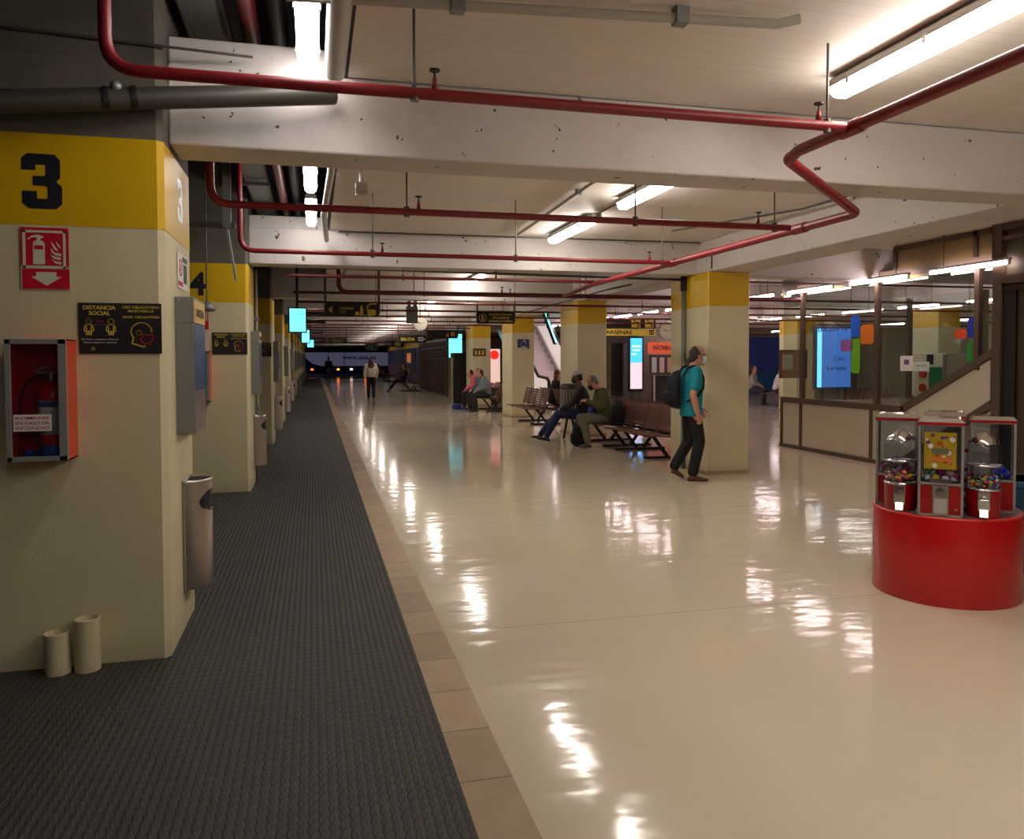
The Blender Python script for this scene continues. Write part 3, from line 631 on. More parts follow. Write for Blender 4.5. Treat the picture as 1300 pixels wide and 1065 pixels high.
for q in (.33, .42):
    p = Vector((-1.42, 4.16, 2.75)) + (Vector((-.05, 4.40, 2.965)) - Vector((-1.42, 4.16, 2.75))) * q; MB().cyl(p - d * .012, p + d * .012, .062, 16).build('coupling', BLACK, t, smooth=True, auto=50)
MB().ell((-.92, 4.22, 2.88), .028).build('cap', GREY, t, smooth=True)
conduit('wall_cable', [(-2.3, 4.35, 3.20), (-.74, 4.35, 3.14), (-.3, 4.45, 3.16)], .007, 'pair of thin dark cables across the bare head of pillar 3', ROD)
t = empty('pendant_fitting', (-1.12, 9.1, 2.12), 0, 'round dark fitting hanging on a rod ahead of pillar 4', 'lamp')
MB().cyl((0, 0, 0), (0, 0, 1.7), .008, 8).build('rod', ROD, t); MB().lathe([(0, -.05), (.08, -.04), (.1, .0), (.03, .06), (0, .06)], n=16).build('bell', GREY, t, smooth=True)
t = empty('support_bracket', (-.9, 8.9, 2.45), 0, 'grey steel bracket hanging in the gap before pillar 4', 'bracket')
MB().box(-.6, .1, -.03, .03, .5, .56).build('rail', ROD, t); MB().beam((.02, 0, .5), (.1, 0, -.05), .1, .02).box(-.02, .06, -.04, .04, .5, 1.4).build('arm', GREY, t)
t = empty('junction_box', (.40, 6.75, 2.98), 0, 'small white junction box under the ceiling past the first beam', 'junction box')
MB().box(-.05, .05, -.05, .05, -.05, .05).build('box', GREYP, t, bevel=.008); MB().cyl((0, 0, .05), (0, 0, .15), .02).build('stem', GREYP, t)

# ------------------------------------------------------------------ lamps
def lamp(loc, L, w=.125, h=.085, m=TUBE, drop=0):
    t = empty('tube_lamp', loc)
    MB().prism([(-w * .3, h * .75), (-w / 2, h * .5), (-w / 2, h * .1), (w / 2, h * .1), (w / 2, h * .5), (w * .3, h * .75)], 'y', 0, L).build('housing', mat('lamp_housing', (170, 168, 160), .5), t)
    pr = [(-w * .49, h * .12), (-w * .44, -h * .35), (-w * .25, -h * .62), (w * .25, -h * .62), (w * .44, -h * .35), (w * .49, h * .12)]
    MB().loft([[(a * .8, .0, b * .7) for a, b in pr], [(a, .03, b) for a, b in pr], [(a, L - .03, b) for a, b in pr], [(a * .8, L, b * .7) for a, b in pr]]).build('diffuser', m, t)
    if L > .9:
        for q in (.12, .5, .88):
            for s in (-1, 1): MB().box(s * w * .5 - .006, s * w * .5 + .006, L * q - .012, L * q + .012, -.02, .02).build('clip', STEEL, t)
    if drop: MB().cyl((0, L * .2, h * .5), (0, L * .2, drop), .008, 6).cyl((0, L * .8, h * .5), (0, L * .8, drop), .008, 6).build('hanger_rod', ROD, t)
    return t
lampA = lamp((2.87, 2.45, 3.055), 1.45)
tag(lampA, 'large white tube lamp over the hall ahead of the first beam', 'lamp', 'tube lamps over the hall')
for y, L, lb in ((5.80, 0, 'tube lamp just behind the first beam, the nearer of two'), (8.12, 0, 'tube lamp ahead of the second beam, with a conduit box beside it'),
                 (-1.2, 0, 'added unseen tube lamp over the hall behind the viewpoint'), (.6, 0, 'added unseen tube lamp over the hall beside the viewpoint'), (-3.6, 0, 'added unseen tube lamp over the hall farthest behind the viewpoint'), (13.8, 0, 'tube lamp in the bay past the nearest column'), (19.0, 0, 'tube lamp in the third bay past the nearest column'),  # lamps beside and behind the viewpoint are unseen, added to brighten the foreground
                 (21.4, 0, 'tube lamp at the end of the third bay past the nearest column'), (24.4, 0, 'tube lamp in the fourth bay of the hall'), (29.8, 0, 'tube lamp in the fifth bay of the hall'), (35.2, 0, 'tube lamp in the sixth bay of the hall'), (40.4, 0, 'tube lamp in the seventh bay of the hall'), (46, 0, 'tube lamp in the eighth bay of the hall'), (51.4, 0, 'tube lamp in the ninth bay of the hall'), (61, 0, 'most distant tube lamp of the hall')):
    o = dup(lampA, (2.93, y, 3.055), 0, lb, 'tube lamps over the hall')
lampB = lamp((-.015, 3.1, 3.18), 1.38, .115, .08, TUBE3, .68); tag(lampB, 'bright tube lamp in the dark ceiling strip ahead of the first beam', 'lamp', 'tube lamps over the walkway')
for y, lb in ((6.40, 'tube lamp of the walkway just past the first beam'), (8.32, 'second tube lamp of the walkway past the first beam'), (-.9, 'added unseen tube lamp of the walkway close behind the viewpoint'), (-3.4, 'added unseen tube lamp of the walkway farthest behind the viewpoint'), (15.72, 'tube lamp of the walkway beyond pillar 5'), (22.0, 'tube lamp of the walkway beyond pillar 6'), (32, 'tube lamp far along the walkway'), (43, 'most distant tube lamp along the walkway')):  # the two behind the viewpoint are unseen, put in for frontal light
    dup(lampB, (-.015, y, 3.18), 0, lb, 'tube lamps over the walkway')
def batten(loc, L, drop):
    t = empty('tube_lamp', loc); MB().box(-.025, .025, 0, L, .03, .055).build('housing', mat('lamp_housing', (170, 168, 160), .5), t)
    MB().cyl((0, .03, 0), (0, L - .03, 0), .019, 10).build('tube', TUBE2, t, smooth=True, auto=60)
    MB().box(-.012, .012, 0, .03, -.02, .03).build('end_cap', GREYP, t); MB().box(-.012, .012, L - .03, L, -.02, .03).build('end_cap', GREYP, t)
    for q in (.2, .8): MB().cyl((0, L * q, .05), (0, L * q, drop), .006, 6).build('hanger_rod', ROD, t)
    return t
lampC = batten((7.85, 7.5, 2.66), 1.25, .47); tag(lampC, 'nearest thin tube of the row in front of the glass booth', 'lamp', 'thin tube row in front of the booth')
rowl = ordn
for i in range(1, 12): dup(lampC, (7.85, 7.5 + 1.6 * i, 2.66), 0, '%s thin tube of the lamp row in front of the booth' % rowl[i], 'thin tube row in front of the booth')
dup(lampC, (7.85, 5.9, 2.66), 0, 'thin tube of the booth row beside the dark partition', 'thin tube row in front of the booth')
for i in range(10): dup(lampC, (12.6, 8.0 + 1.9 * i, 2.66), 0, '%s thin tube of the lamp row beyond the glass booth' % rowl[i], 'thin tube row beyond the booth')
for i in range(6): dup(lampC, (18.5, 12.0 + 3.2 * i, 2.66), 0, '%s added thin tube of the farthest lamp row on the right' % rowl[i], 'added thin tube row by the far wall')  # row added to light the dark far right, last tube for the blue panel
t = empty('lamp_socket', (2.95, 8.0, 3.06), 0, 'round grey socket at the end of the second hall lamp', 'lamp fitting')
MB().lathe([(0, -.05), (.05, -.045), (.06, 0), (.05, .04), (0, .06)], n=16).build('body', STEEL, t, smooth=True)

# ------------------------------------------------------------------ benches
def bench(n, pitch=.5, both=True):
    t = empty('bench'); L = n * pitch
    for s in ((-1, 1) if both else (-1,)):
        for i in range(n):
            y0, y1 = i * pitch + .02, (i + 1) * pitch - .02
            mb = MB()
            for q in range(7):                       # slatted seat with a rolled front
                x = s * (.70 - q * .066); z = .415 + (.012 if q in (0,) else 0) - .006 * min(q, 6) + (.0 if q else -.02)
                mb.box(min(x, x - s * .055), max(x, x - s * .055), y0, y1, z, z + .014)
            mb.box(min(s * .70, s * .25), max(s * .70, s * .25), y0, y0 + .03, .395, .412).box(min(s * .70, s * .25), max(s * .70, s * .25), y1 - .03, y1, .395, .412)
            mb.build('seat', SLAT, t)
            mb = MB()
            for q in range(7):
                f0 = q / 7; x = s * (.27 - .10 * f0); z = .47 + .375 * f0
                mb.obox((x, (y0 + y1) / 2, z + .022), (s * -.004, 0, .022), (0, (y1 - y0) / 2, 0), (.006, 0, 0))
            for yy in (y0 + .01, y1 - .01): mb.beam((s * .275, yy, .43), (s * .168, yy, .85), .016, .016, (0, 1, 0))
            mb.build('backrest', SLAT, t)
    MB().box(-.05, .05, .05, L - .05, .36, .40).build('spine_beam', LEGM, t)
    for yy in (.6, L - .2) if n > 3 else (.3, L - .25):
        mb = MB(); mb.box(-.45, .45, yy - .03, yy + .03, 0, .035); mb.build('foot_bar', LEGM, t)
        for s in (-1, 1):
            MB().beam((s * .06, yy, .03), (s * .34, yy, .40), .05, .035, (0, 1, 0)).build('leg', LEGM, t)
        MB().beam((-.62, yy, .385), (.62, yy, .385), .035, .03).build('seat_arm', LEGM, t)
    return t
BX = 5.40
b4 = bench(4); tag(b4, 'brown slatted bench nearest the viewer, beside the first hall column', 'bench', 'double benches between the hall columns'); b4.location = (BX, 10.72, 0)
b3 = bench(3); b3.location = (BX, 12.78, 0); tag(b3, 'brown slatted bench on which the two men sit', 'bench', 'double benches between the hall columns')
dup(b4, (BX, 17.3, 0), 0, 'brown slatted bench between the second and third columns', 'double benches between the hall columns')
dup(b4, (BX, 22.3, 0), 0, 'brown slatted bench between the third and fourth columns, with a seated group', 'double benches between the hall columns')
dup(b4, (14.6, 22.2, 0), -.75, 'brown bench seen between the first column and the glass booth', 'benches of the far hall')
dup(b4, (11.3, 14.6, 0), -.9, 'brown bench seen through the left pane of the glass booth', 'benches of the far hall')
dup(b3, (4.62, 38.2, 0), 0, 'dark bench beside the slatted shutter far down the hall', 'benches of the far hall')

# ------------------------------------------------------------------ litter bin by the benches
t = empty('litter_bin', (4.86, 14.72, 0), 0, 'slatted grey litter bin with black lid beside the second hall column', 'litter bin')
MB().lathe([(.17, .42), (.17, 1.0), (.16, 1.0), (.16, .43), (0, .43)], n=24).build('liner', mat('bin_inner', (90, 86, 80), .6), t, smooth=True, auto=40)
mb = MB()
for q in range(20): a = 2 * PI * q / 20; mb.obox((.182 * math.cos(a), .182 * math.sin(a), .70), (.006 * math.cos(a), .006 * math.sin(a), 0), (-.014 * math.sin(a), .014 * math.cos(a), 0), (0, 0, .27))
mb.build('slatted_body', mat('bin_slats', (150, 146, 136), .5), t)
MB().lathe([(0, 1.07), (.15, 1.06), (.195, 1.0), (.195, .97), (.0, .97)], n=24).build('lid', BLACK, t, smooth=True, auto=50)
MB().lathe([(0, .39), (.19, .39), (.19, .43), (0, .43)], n=24).build('rim', mat('bin_slats', (150, 146, 136), .5), t)
for s in (-1, 1): MB().beam((s * .05, 0, .40), (s * .12, 0, 0.0), .04, .04).build('leg', LEGM, t)

# ------------------------------------------------------------------ capsule vending island
DC = (4.072, 4.361); DR = -(YAW + math.radians(28.97))
VRED = mat('vending_red', (186, 8, 16), 0.3, coat=.15, var=.04); VREDD = mat('vending_dark_red', (150, 6, 16), 0.3)
def W(u, v): return (DC[0] + u * math.cos(DR) - v * math.sin(DR), DC[1] + u * math.sin(DR) + v * math.cos(DR))
t = empty('vending_drum', (DC[0], DC[1], 0), DR, 'big glossy red round drum carrying the capsule machines', 'stand')
MB().lathe([(0, 0), (.435, 0), (.440, .01), (.440, .545), (.436, .556), (.425, .56), (0, .56)], n=72).build('drum_shell', VRED, t, smooth=True, auto=35)
MB().lathe([(.424, .5605), (.440, .5605), (.4415, .550), (.441, .548)], n=72).build('top_rim', mat('pale_red_rim', (214, 60, 56), .3), t, smooth=True)
MB().lathe([(0, .561), (.42, .561), (.42, .563), (0, .563)], n=48).build('top_plate', mat('drum_top_grey', (108, 82, 84), .35), t)
CAPC = {'yellow': (232, 200, 30), 'pink': (214, 70, 130), 'magenta': (170, 30, 110), 'red': (200, 30, 40), 'green': (70, 150, 110), 'white': (225, 222, 215), 'blue': (20, 40, 190), 'orange': (235, 120, 30)}
caps = {}
def capsule(col):
    if col in caps: return dup(caps[col])
    t = empty('toy_capsule'); m = mat('capsule_' + col, CAPC[col], .25, coat=.3)
    MB().lathe([(.023 * math.sin(a), .023 * math.cos(a)) for a in [PI / 2 * q / 6 for q in range(7)]][::-1], n=14).build('coloured_half', m, t, smooth=True)
    MB().lathe([(.0226 * math.sin(a), -.0226 * math.cos(a)) for a in [PI / 2 * q / 6 for q in range(7)]], n=14).build('clear_half', mat('capsule_pale', (220, 220, 222), .2) if col != 'blue' else m, t, smooth=True)
    caps[col] = t; return t
def square_machine(u, v, label, w=.25, h=.60, front=True, cols=('pink', 'yellow', 'red')):
    x, y = W(u, v); t = empty('capsule_machine', (x, y, .563), DR, label, 'vending machine'); a = w / 2
    hb = .20
    MB().box(-a + .008, a - .008, -a + .008, a - .008, .012, hb).build('red_body', VREDD, t)
    mb = MB()
    for sx in (-1, 1):
        for sy in (-1, 1): mb.box(sx * a - (sx > 0) * .014, sx * a + (sx < 0) * .014, sy * a - (sy > 0) * .014, sy * a + (sy < 0) * .014, 0, h - .03)
    for z in (0, hb - .004, h - .035):
        for s in (-1, 1): mb.box(-a, a, s * a - (s > 0) * .012, s * a + (s < 0) * .012, z, z + .014); mb.box(s * a - (s > 0) * .012, s * a + (s < 0) * .012, -a, a, z, z + .014)
    mb.build('frame', mat('machine_frame', (168, 166, 166), .35, .6), t)
    gl = MB()
    for s in (-1, 1): gl.box(-a + .014, a - .014, s * (a - .008) - .001, s * (a - .008) + .001, hb + .01, h - .035).box(s * (a - .008) - .001, s * (a - .008) + .001, -a + .014, a - .014, hb + .01, h - .035)
    gl.build('glazing', CGLASS, t)
    MB().box(-a - .004, a + .004, -a - .004, a + .004, h - .03, h - .012).build('cap_band', VREDD, t, bevel=.002)
    MB().loft([[(-a - .004, -a - .004, h - .012), (a + .004, -a - .004, h - .012), (a + .004, a + .004, h - .012), (-a - .004, a + .004, h - .012)],
               [(-a * .86, -a * .86, h + .012), (a * .86, -a * .86, h + .012), (a * .86, a * .86, h + .012), (-a * .86, a * .86, h + .012)]]).build('cap', CHROME, t)
    MB().box(-a + .012, a - .012, -a + .012, a - .012, hb, hb + .012).build('tray', mat('tray_dark', (70, 60, 62), .5), t)
    if front:
        m = MB(); m.box(-.045, .045, -a - .006, -a + .006, .012, .19).build('coin_plate', STEEL, t, bevel=.002)
        p = MB().cyl((0, -a - .004, .155), (0, -a - .02, .155), .026, 20).box(-.028, .028, -a - .028, -a - .018, .150, .160).build('turn_handle', CHROME, t, smooth=True, auto=40)
        MB().box(-.036, .036, -a - .012, -a - .004, .022, .115).build('flap', mat('flap_pale', (205, 205, 208), .15, .6), t, bevel=.004)
        MB().cyl((.085, -a + .01, .05), (.085, -a - .004, .05), .007, 12).build('lock', CHROME, t)
        MB().box(-.06, .06, -a + .004, -a - .002, hb + .012, hb + .035).build('price_tab', mat('tray_dark', (70, 60, 62), .5), t)
        fl = Flat((0, -a + .012, .42), (Vector((1, 0, 0)), Vector((0, -1, 0)))); m = MB(); fl.rect(m, -.092, .085, -.125, .105, 0, .002); cd_ = m.build('display_card', mat('card_yellow', (222, 178, 30), .5, var=.25, scale=30), t)
        rnd = random.Random(3); m = MB(); m2 = MB(); m3 = MB()
        for q in range(20):
            uu, vv = rnd.uniform(-.08, .073), rnd.uniform(-.11, .09); fl.disc((m, m2, m3)[q % 3], uu, vv, rnd.uniform(.006, .016), .002, .0028 + .0002 * (q % 3), 12)
        m.build('card_print_orange', mat('print_orange', (214, 104, 40), .5), cd_); m2.build('card_print_violet', mat('print_violet', (110, 70, 120), .5), cd_); m3.build('card_print_pale', WSIGN, cd_)
        m = MB(); fl.rrect(m, -.05, .045, -.03, .005, .012, .003, .0038); m.build('card_logo', mat('print_grey', (120, 120, 96), .5), cd_)
        m = MB(); fl.rect(m, -.07, .07, -.075, -.05, .003, .0036); m.build('card_strip', mat('print_orange2', (226, 130, 50), .5), cd_)
    # capsules lying in the glass box
    rnd = random.Random(int((u + 2) * 100)); k = 0
    lay = [(i, j, 0) for i in range(4) for j in range(4)] + [(i + .5, j + .5, 1) for i in range(3) for j in range(3)] + [(i, j, 2) for i in range(1, 3) for j in range(1, 3)] + [(.5, .4, 1.0), (3.2, .6, 1.15)][:0]
    if not front: lay = [(i, j, 0) for i in range(4) for j in range(3)] + [(i + .5, j + .5, 1) for i in range(3) for j in range(2)]
    for (i, j, l) in lay:
        if not front and u > .1 and i < 2: continue
        c = capsule(rnd.choice(cols)); lx, ly = -.078 + .052 * i, -.078 + .052 * j
        x2, y2 = W(u + lx, v + ly); c.location = (x2, y2, .563 + hb + .012 + .0235 + .032 * l); c.rotation_euler = (rnd.uniform(-1, 1), rnd.uniform(-1, 1), 0)
        tag(c, 'small round toy capsule in the ' + label.split(',')[0].replace('square ', ''), 'toy capsule', 'toy capsules in the ' + label.split(',')[0])
    return t
square_machine(-.03, -.29, 'square capsule machine with a yellow card, front of the drum', cols=('pink', 'yellow', 'red', 'magenta', 'green', 'pink'))
square_machine(-.295, .01, 'square clear capsule machine at the left of the drum', front=False, cols=('green', 'magenta', 'pink'))
square_machine(.262, .04, 'square machine with blue capsules, right of the drum', front=False, cols=('blue',))
square_machine(-.015, .285, 'square capsule machine at the rear of the drum', h=.605, front=False, cols=('pink', 'orange'))
def globe_machine(u, v, label, balls, r=.098):
    x, y = W(u, v); t = empty('gumball_machine', (x, y, .563), DR, label, 'vending machine')
    MB().lathe([(0, 0), (r * .9, 0), (r * .95, .01), (r, .17), (0, .17)], n=32).build('red_base', VREDD, t, smooth=True, auto=50)
    MB().lathe([(r * 1.02, .168), (r * 1.05, .175), (r * 1.02, .182)], n=32).build('chrome_ring', CHROME, t, smooth=True); MB().lathe([(r * 1.0, .315), (r * 1.06, .322), (r * 1.0, .33)], n=32).build('chrome_ring', CHROME, t, smooth=True)
    MB().lathe([(r * .98, .178), (r * 1.0, .24), (r * 1.0, .315), (r * .97, .33), (r * .97, .42), (r * .80, .47)], n=32).build('clear_bowl', CGLASS, t, smooth=True)
    MB().lathe([(0, .525), (r * .30, .522), (r * .42, .505), (r * .70, .49), (r * .86, .468), (r * .90, .455), (0, .455)], n=32).build('lid', CHROME, t, smooth=True, auto=60)
    MB().box(-.032, .032, -r - .018, -r + .02, .05, .165).cyl((0, -r - .015, .115), (0, -r - .032, .115), .024, 18).box(-.024, .024, -r - .040, -r - .030, .111, .119).build('coin_mechanism', CHROME, t, bevel=.002)
    MB().beam((0, -r - .01, .06), (0, -r - .045, .012), .045, .012).build('chute', STEEL, t)
    rnd = random.Random(int(u * 100) + 50); by = {}
    for q in range(110):
        a, rr = rnd.uniform(0, 2 * PI), r * .86 * math.sqrt(rnd.random()); z = .19 + rnd.random() * .065; by.setdefault(rnd.choice(balls), MB()).ell((rr * math.cos(a), rr * math.sin(a), z), .010, 8, 6)
    mm = MB()
    o = None
    for c, b in by.items():
        o = b.build('sweets_' + c, mat('capsule_' + c, CAPC[c], .3), None, smooth=True); o.parent = t; o['kind'] = 'stuff'; o.name = 'sweets'
    return t
globe_machine(-.262, -.230, 'round-topped chrome sweet machine at the front left of the drum', ('yellow', 'pink', 'red', 'white', 'orange', 'green'))
globe_machine(.205, -.265, 'round-topped chrome gumball machine at the front right of the drum', ('red', 'blue', 'orange', 'white', 'yellow', 'green'), .096)
x, y = W(.112, -.14); t = empty('striped_tube', (x, y, .563), DR, 'slim red and white patterned tube standing between two machines', 'tube')
MB().cyl((0, 0, 0), (0, 0, .40), .011, 14).build('tube', mat('tube_white', (206, 200, 200), .4), t, smooth=True, auto=50)
m = MB()
for z in (.0, .07, .13, .19, .26, .38): m.cyl((0, 0, z), (0, 0, z + .022), .0118, 14)
m.build('red_bands', VREDD, t, smooth=True, auto=50)

# ------------------------------------------------------------------ glass booth and dark partition
X0 = 8.0
bt = empty('glass_booth', (X0, 7.9, 0), 0, 'glass-walled booth with brown frame and coloured stickers', 'booth')
def y_(Y): return Y - 7.9
MB().prism([(y_(12.32), 0), (y_(12.32), .80), (y_(9.32), .80), (y_(7.9), 1.53), (y_(7.9), 1.0), (y_(9.47), 0)], 'x', 0, .05).build('lower_panel', PANEL, bt)
def bar(name, pts, w=.09, d=.07, x=-.015):
    for (a, za), (b, zb) in zip(pts, pts[1:]): MB().beam((x + .02, y_(a), za), (x + .02, y_(b), zb), d, w, (0, 0, 1) if abs(za - zb) < 3 and abs(a - b) > .02 else (0, 1, 0)).build(name, BROWN, bt)
bar('sill', [(12.32, .83), (9.32, .83)]); bar('sloping_rail', [(9.36, .83), (7.86, 1.61)]); bar('stringer', [(9.50, .02), (7.86, .99)], .09)
bar('base_rail', [(12.34, .03), (9.45, .03)], .06)
for Y, z0, z1 in ((11.72, .8, 2.66), (9.90, .8, 2.66), (8.10, 1.4, 2.66), (12.30, 0, .80), (11.74, 0, .80), (10.0, 0, .80)):
    bar('post', [(Y, z0), (Y, z1)], .075 if z0 else .05, .06)
MB().box(.0, .05, y_(12.32), y_(10.7), 2.66, 2.92).build('header_panel', mat('header_grey_brown', (112, 96, 84), .5), bt)
MB().box(.0, .05, y_(10.7), y_(7.9), 2.66, 2.80).build('header_panel', mat('header_grey_brown', (112, 96, 84), .5), bt)
MB().box(-.01, .06, y_(12.34), y_(7.9), 2.655, 2.69).build('head_rail', mat('dull_yellow_rail', (176, 150, 60), .5), bt)
MB().box(.0, .05, y_(9.50), y_(7.9), 2.80, 3.12).build('upper_panel', mat('upper_panel_ochre', (122, 100, 62), .6), bt)
bar('upper_frame', [(9.53, 2.8), (9.53, 3.12)], .06); bar('upper_frame', [(9.53, 3.09), (7.9, 3.09)], .06); bar('upper_frame', [(8.13, 2.8), (8.13, 3.12)], .06)
MB().prism([(y_(12.30), .83), (y_(12.30), 2.66), (y_(7.9), 2.66), (y_(7.9), 1.58), (y_(9.32), .83)], 'x', .018, .024).build('front_glass', GLASS, bt)
MB().box(.02, 2.6, y_(12.30), y_(12.306), .83, 2.66).build('end_glass', GLASS, bt)
MB().box(.0, 2.6, y_(12.28), y_(12.32), 0, .80).build('end_panel', PANEL, bt)
MB().box(2.60, 2.606, y_(12.3), y_(7.9), .83, 2.66).build('rear_glass', GLASS, bt)
MB().box(2.59, 2.63, y_(12.3), y_(7.9), 0, .83).build('rear_panel', PANEL, bt)
for Y in (12.28, 10.6, 9.1): MB().box(2.58, 2.65, y_(Y) - .04, y_(Y) + .04, .8, 2.66).build('post', BROWN, bt)
MB().box(2.56, 2.66, y_(12.3), y_(7.9), .80, .87).build('sill', BROWN, bt)
MB().box(0, 2.65, y_(12.32), y_(7.9), 2.92, 3.1).build('roof_void', DARKC, bt) if False else None
fl = Flat((.014, y_(10.3), 1.9), '-X')
def sticker(col, u0, u1, v0, v1, r, nm='sticker'): m = MB(); fl.rrect(m, u0, u1, v0, v1, r, 0, .001); return m.build(nm, mat('sticker_%d_%d_%d' % col, col, .4), bt)
for (a, b, c, d, col) in ((10.50, 10.29, 2.20, 1.87, (20, 110, 235)), (10.28, 9.99, 2.05, 1.76, (240, 130, 20)), (10.49, 10.29, 1.85, 1.32, (120, 200, 30)), (10.74, 10.47, 1.84, 1.65, (170, 110, 200)),
                          (8.27, 8.12, 2.06, 1.80, (20, 50, 170)), (8.48, 8.28, 1.92, 1.79, (225, 80, 30)), (8.28, 8.13, 1.76, 1.48, (40, 140, 50))):
    sticker(col, 10.3 - a, 10.3 - b, d - 1.9, c - 1.9, .05)
text(fl, 'Cantabria', 10.3 - 11.05, .13, .10, .95, mat('glass_lettering', (70, 74, 96), .5), bt, name='glass_lettering')
m = MB(); fl.rect(m, 10.3 - 9.44, 10.3 - 9.20, 1.37 - 1.9, 1.58 - 1.9); pp = m.build('paper_notice', WSIGN, bt)
m = MB(); fl.rrect(m, 10.3 - 9.37, 10.3 - 9.27, 1.46 - 1.9, 1.53 - 1.9, .02, .001, .002); m.build('paper_mark', mat('mark_purple', (120, 70, 150), .5), pp)
m = MB(); fl.rect(m, 10.3 - 9.20, 10.3 - 8.90, 1.37 - 1.9, 1.50 - 1.9); pp = m.build('paper_notice', mat('paper_greenish', (196, 214, 206), .5), bt)
text(fl, 'Aviso', 10.3 - 9.05, 1.45 - 1.9, .03, .2, BLACK, pp, d=.002)
t = empty('control_cabinet', (8.74, 9.55, 0), 0, 'cream control cabinet with red stop buttons inside the booth', 'cabinet')
MB().box(-.18, .3, -.35, .25, .0, 1.62).build('cabinet_body', PANEL, t, bevel=.01)
MB().box(-.19, -.18, -.36, -.30, .0, 1.60).build('steel_edge', GREY, t)
for z in (1.32, 1.12): MB().cyl((-.18, .06, z), (-.215, .06, z), .06, 18).build('stop_button', mat('button_red', (180, 20, 24), .4), t)
MB().box(-.20, -.18, -.28, -.06, 1.08, 1.42).build('green_plate', mat('plate_green', (40, 130, 80), .5), t)
MB().box(-.19, -.18, -.12, .0, 1.46, 1.60).build('gauge', BLACKS, t)
t = empty('cork_board', (8.7, 12.40, 1.45), 0, 'small cork board with a white sheet on the booth end', 'notice board')
MB().box(-.02, .50, -.045, -.01, -.24, .24).build('board', mat('cork', (176, 110, 60), .7, var=.2, scale=30), t); MB().box(.02, .22, -.05, -.045, -.10, .17).build('sheet', WSIGN, t)
m = MB()
for a, b, c, d in ((-.03, .51, .23, .25), (-.03, .51, -.25, -.23), (-.03, -.01, -.25, .25), (.49, .51, -.25, .25)): m.box(a, b, -.055, -.01, c, d)
m.build('frame', BROWN, t); t.location = (8.02, 12.40, 1.45)
t = empty('dark_partition', (7.92, 7.75, 0), 0, 'tall dark brown framed partition at the right edge, reaching the beam', 'partition')
for Y, wd in ((-.06, .12), (-1.6, .1), (-3.2, .1)): MB().box(-.06, .06, Y - wd / 2, Y + wd / 2, 0, 3.12).build('post', BROWN, t)
MB().box(0, .03, -6, -.12, 0, 2.42).build('dark_door_panel', DBROWN, t)
MB().box(.02, .05, -6, -.12, 2.42, 3.12).build('upper_panel', mat('partition_upper', (92, 84, 66), .6), t)
MB().box(-.03, .0, -.30, -.12, 0, 2.36).build('dark_gap', BLACK, t)
for z, h in ((2.42, .10), (2.93, .05), (3.05, .07)): MB().box(-.05, .04, -6, -.12, z, z + h).build('rail', BROWN, t)
MB().box(-.04, .0, -6, -.12, 2.34, 2.40).build('door_head', LEGM, t)
t = empty('blue_crate', (8.9, 5.0, 0))
bpy.data.objects.remove(t)
t = empty('blue_container', (5.05, 4.72, 0), .3, 'teal blue box just behind the right side of the red drum', 'box')
MB().box(-.2, .2, -.2, .2, 0, .66).build('body', mat('teal_box', (30, 70, 96), .5), t, bevel=.01); MB().box(-.21, .21, -.21, .21, .62, .66).build('lid', mat('teal_box_lid', (40, 84, 110), .5), t, bevel=.006)

# ------------------------------------------------------------------ hanging signs
def hang_sign(x0, x1, y, z0, z1, label, yaw=0, rods=True, th=.05, bm=BLACKS, ztop=3.13):
    t = empty('hanging_sign', ((x0 + x1) / 2, y, (z0 + z1) / 2), yaw, label, 'sign'); w2, h2 = (x1 - x0) / 2, (z1 - z0) / 2
    MB().box(-w2, w2, -th / 2, th / 2, -h2, h2).build('board', bm, t, bevel=.004)
    if rods:
        for s in (-1, 1): MB().box(s * w2 - .02, s * w2 + .02, -.02, .02, -h2 * .6, ztop - (z0 + z1) / 2).build('hanger_post', ROD, t)
    return t, Flat((0, -th / 2, 0)), w2, h2
t, fl, w2, h2 = hang_sign(.19, 1.08, 13.6, 2.28, 2.52, 'black sign with yellow arrow and bus pictogram over the walkway edge')
text(fl, 'DARSENAS', -.09, .015, .040, .22, YSIGN, t, bold=.02); text(fl, '1-15', -.20, -.045, .036, None, YSIGN, t, align='L', bold=.02)
m = MB(); fl.poly(m, [(-.40, -.01), (-.33, .055), (-.33, -.075)]); m.build('arrow', YSIGN, t)
m = MB(); fl.stroke(m, [(.26, -.09), (.25, .05), (.30, .095), (.40, .098)], .022); fl.rrect(m, .26, .39, -.10, .0, .02); fl.disc(m, .29, -.105, .018); fl.disc(m, .155, .05, .018); fl.poly(m, [(.13, -.09), (.18, -.09), (.18, .03), (.13, .03)]); fl.rrect(m, .05, .11, -.09, -.04, .01); fl.rect(m, .04, .24, -.10, -.09)
m.build('pictogram', YSIGN, t)
t, fl, w2, h2 = hang_sign(3.32, 4.12, 16.2, 2.30, 2.545, 'black no-entry sign with crossed walker in a ring')
for s, v in (('PROHIBIDO TRANSITO', .07), ('POR LA ZONA DE', .0), ('MANIOBRA DE AUTOBUS', -.07)): text(fl, s, .10, v, .036, .5 if v else .36, YSIGN, t, bold=.015)
m = MB(); fl.arc(m, -.29, 0, .075, 0, 360, .016, n=24); fl.disc(m, -.29, .045, .014); fl.stroke(m, [(-.29, .03), (-.285, -.005), (-.31, -.045)], .014); fl.stroke(m, [(-.285, -.005), (-.26, -.045)], .014); fl.stroke(m, [(-.315, .01), (-.262, .0)], .012); m.build('pictogram', YSIGN, t)
t, fl, w2, h2 = hang_sign(3.2, 4.30, 31.0, 2.20, 2.50, 'black sign reading SALIDA with an exit arrow, far down the hall')
text(fl, 'SALIDA', -.18, 0, .12, .55, YSIGN, t, bold=.02)
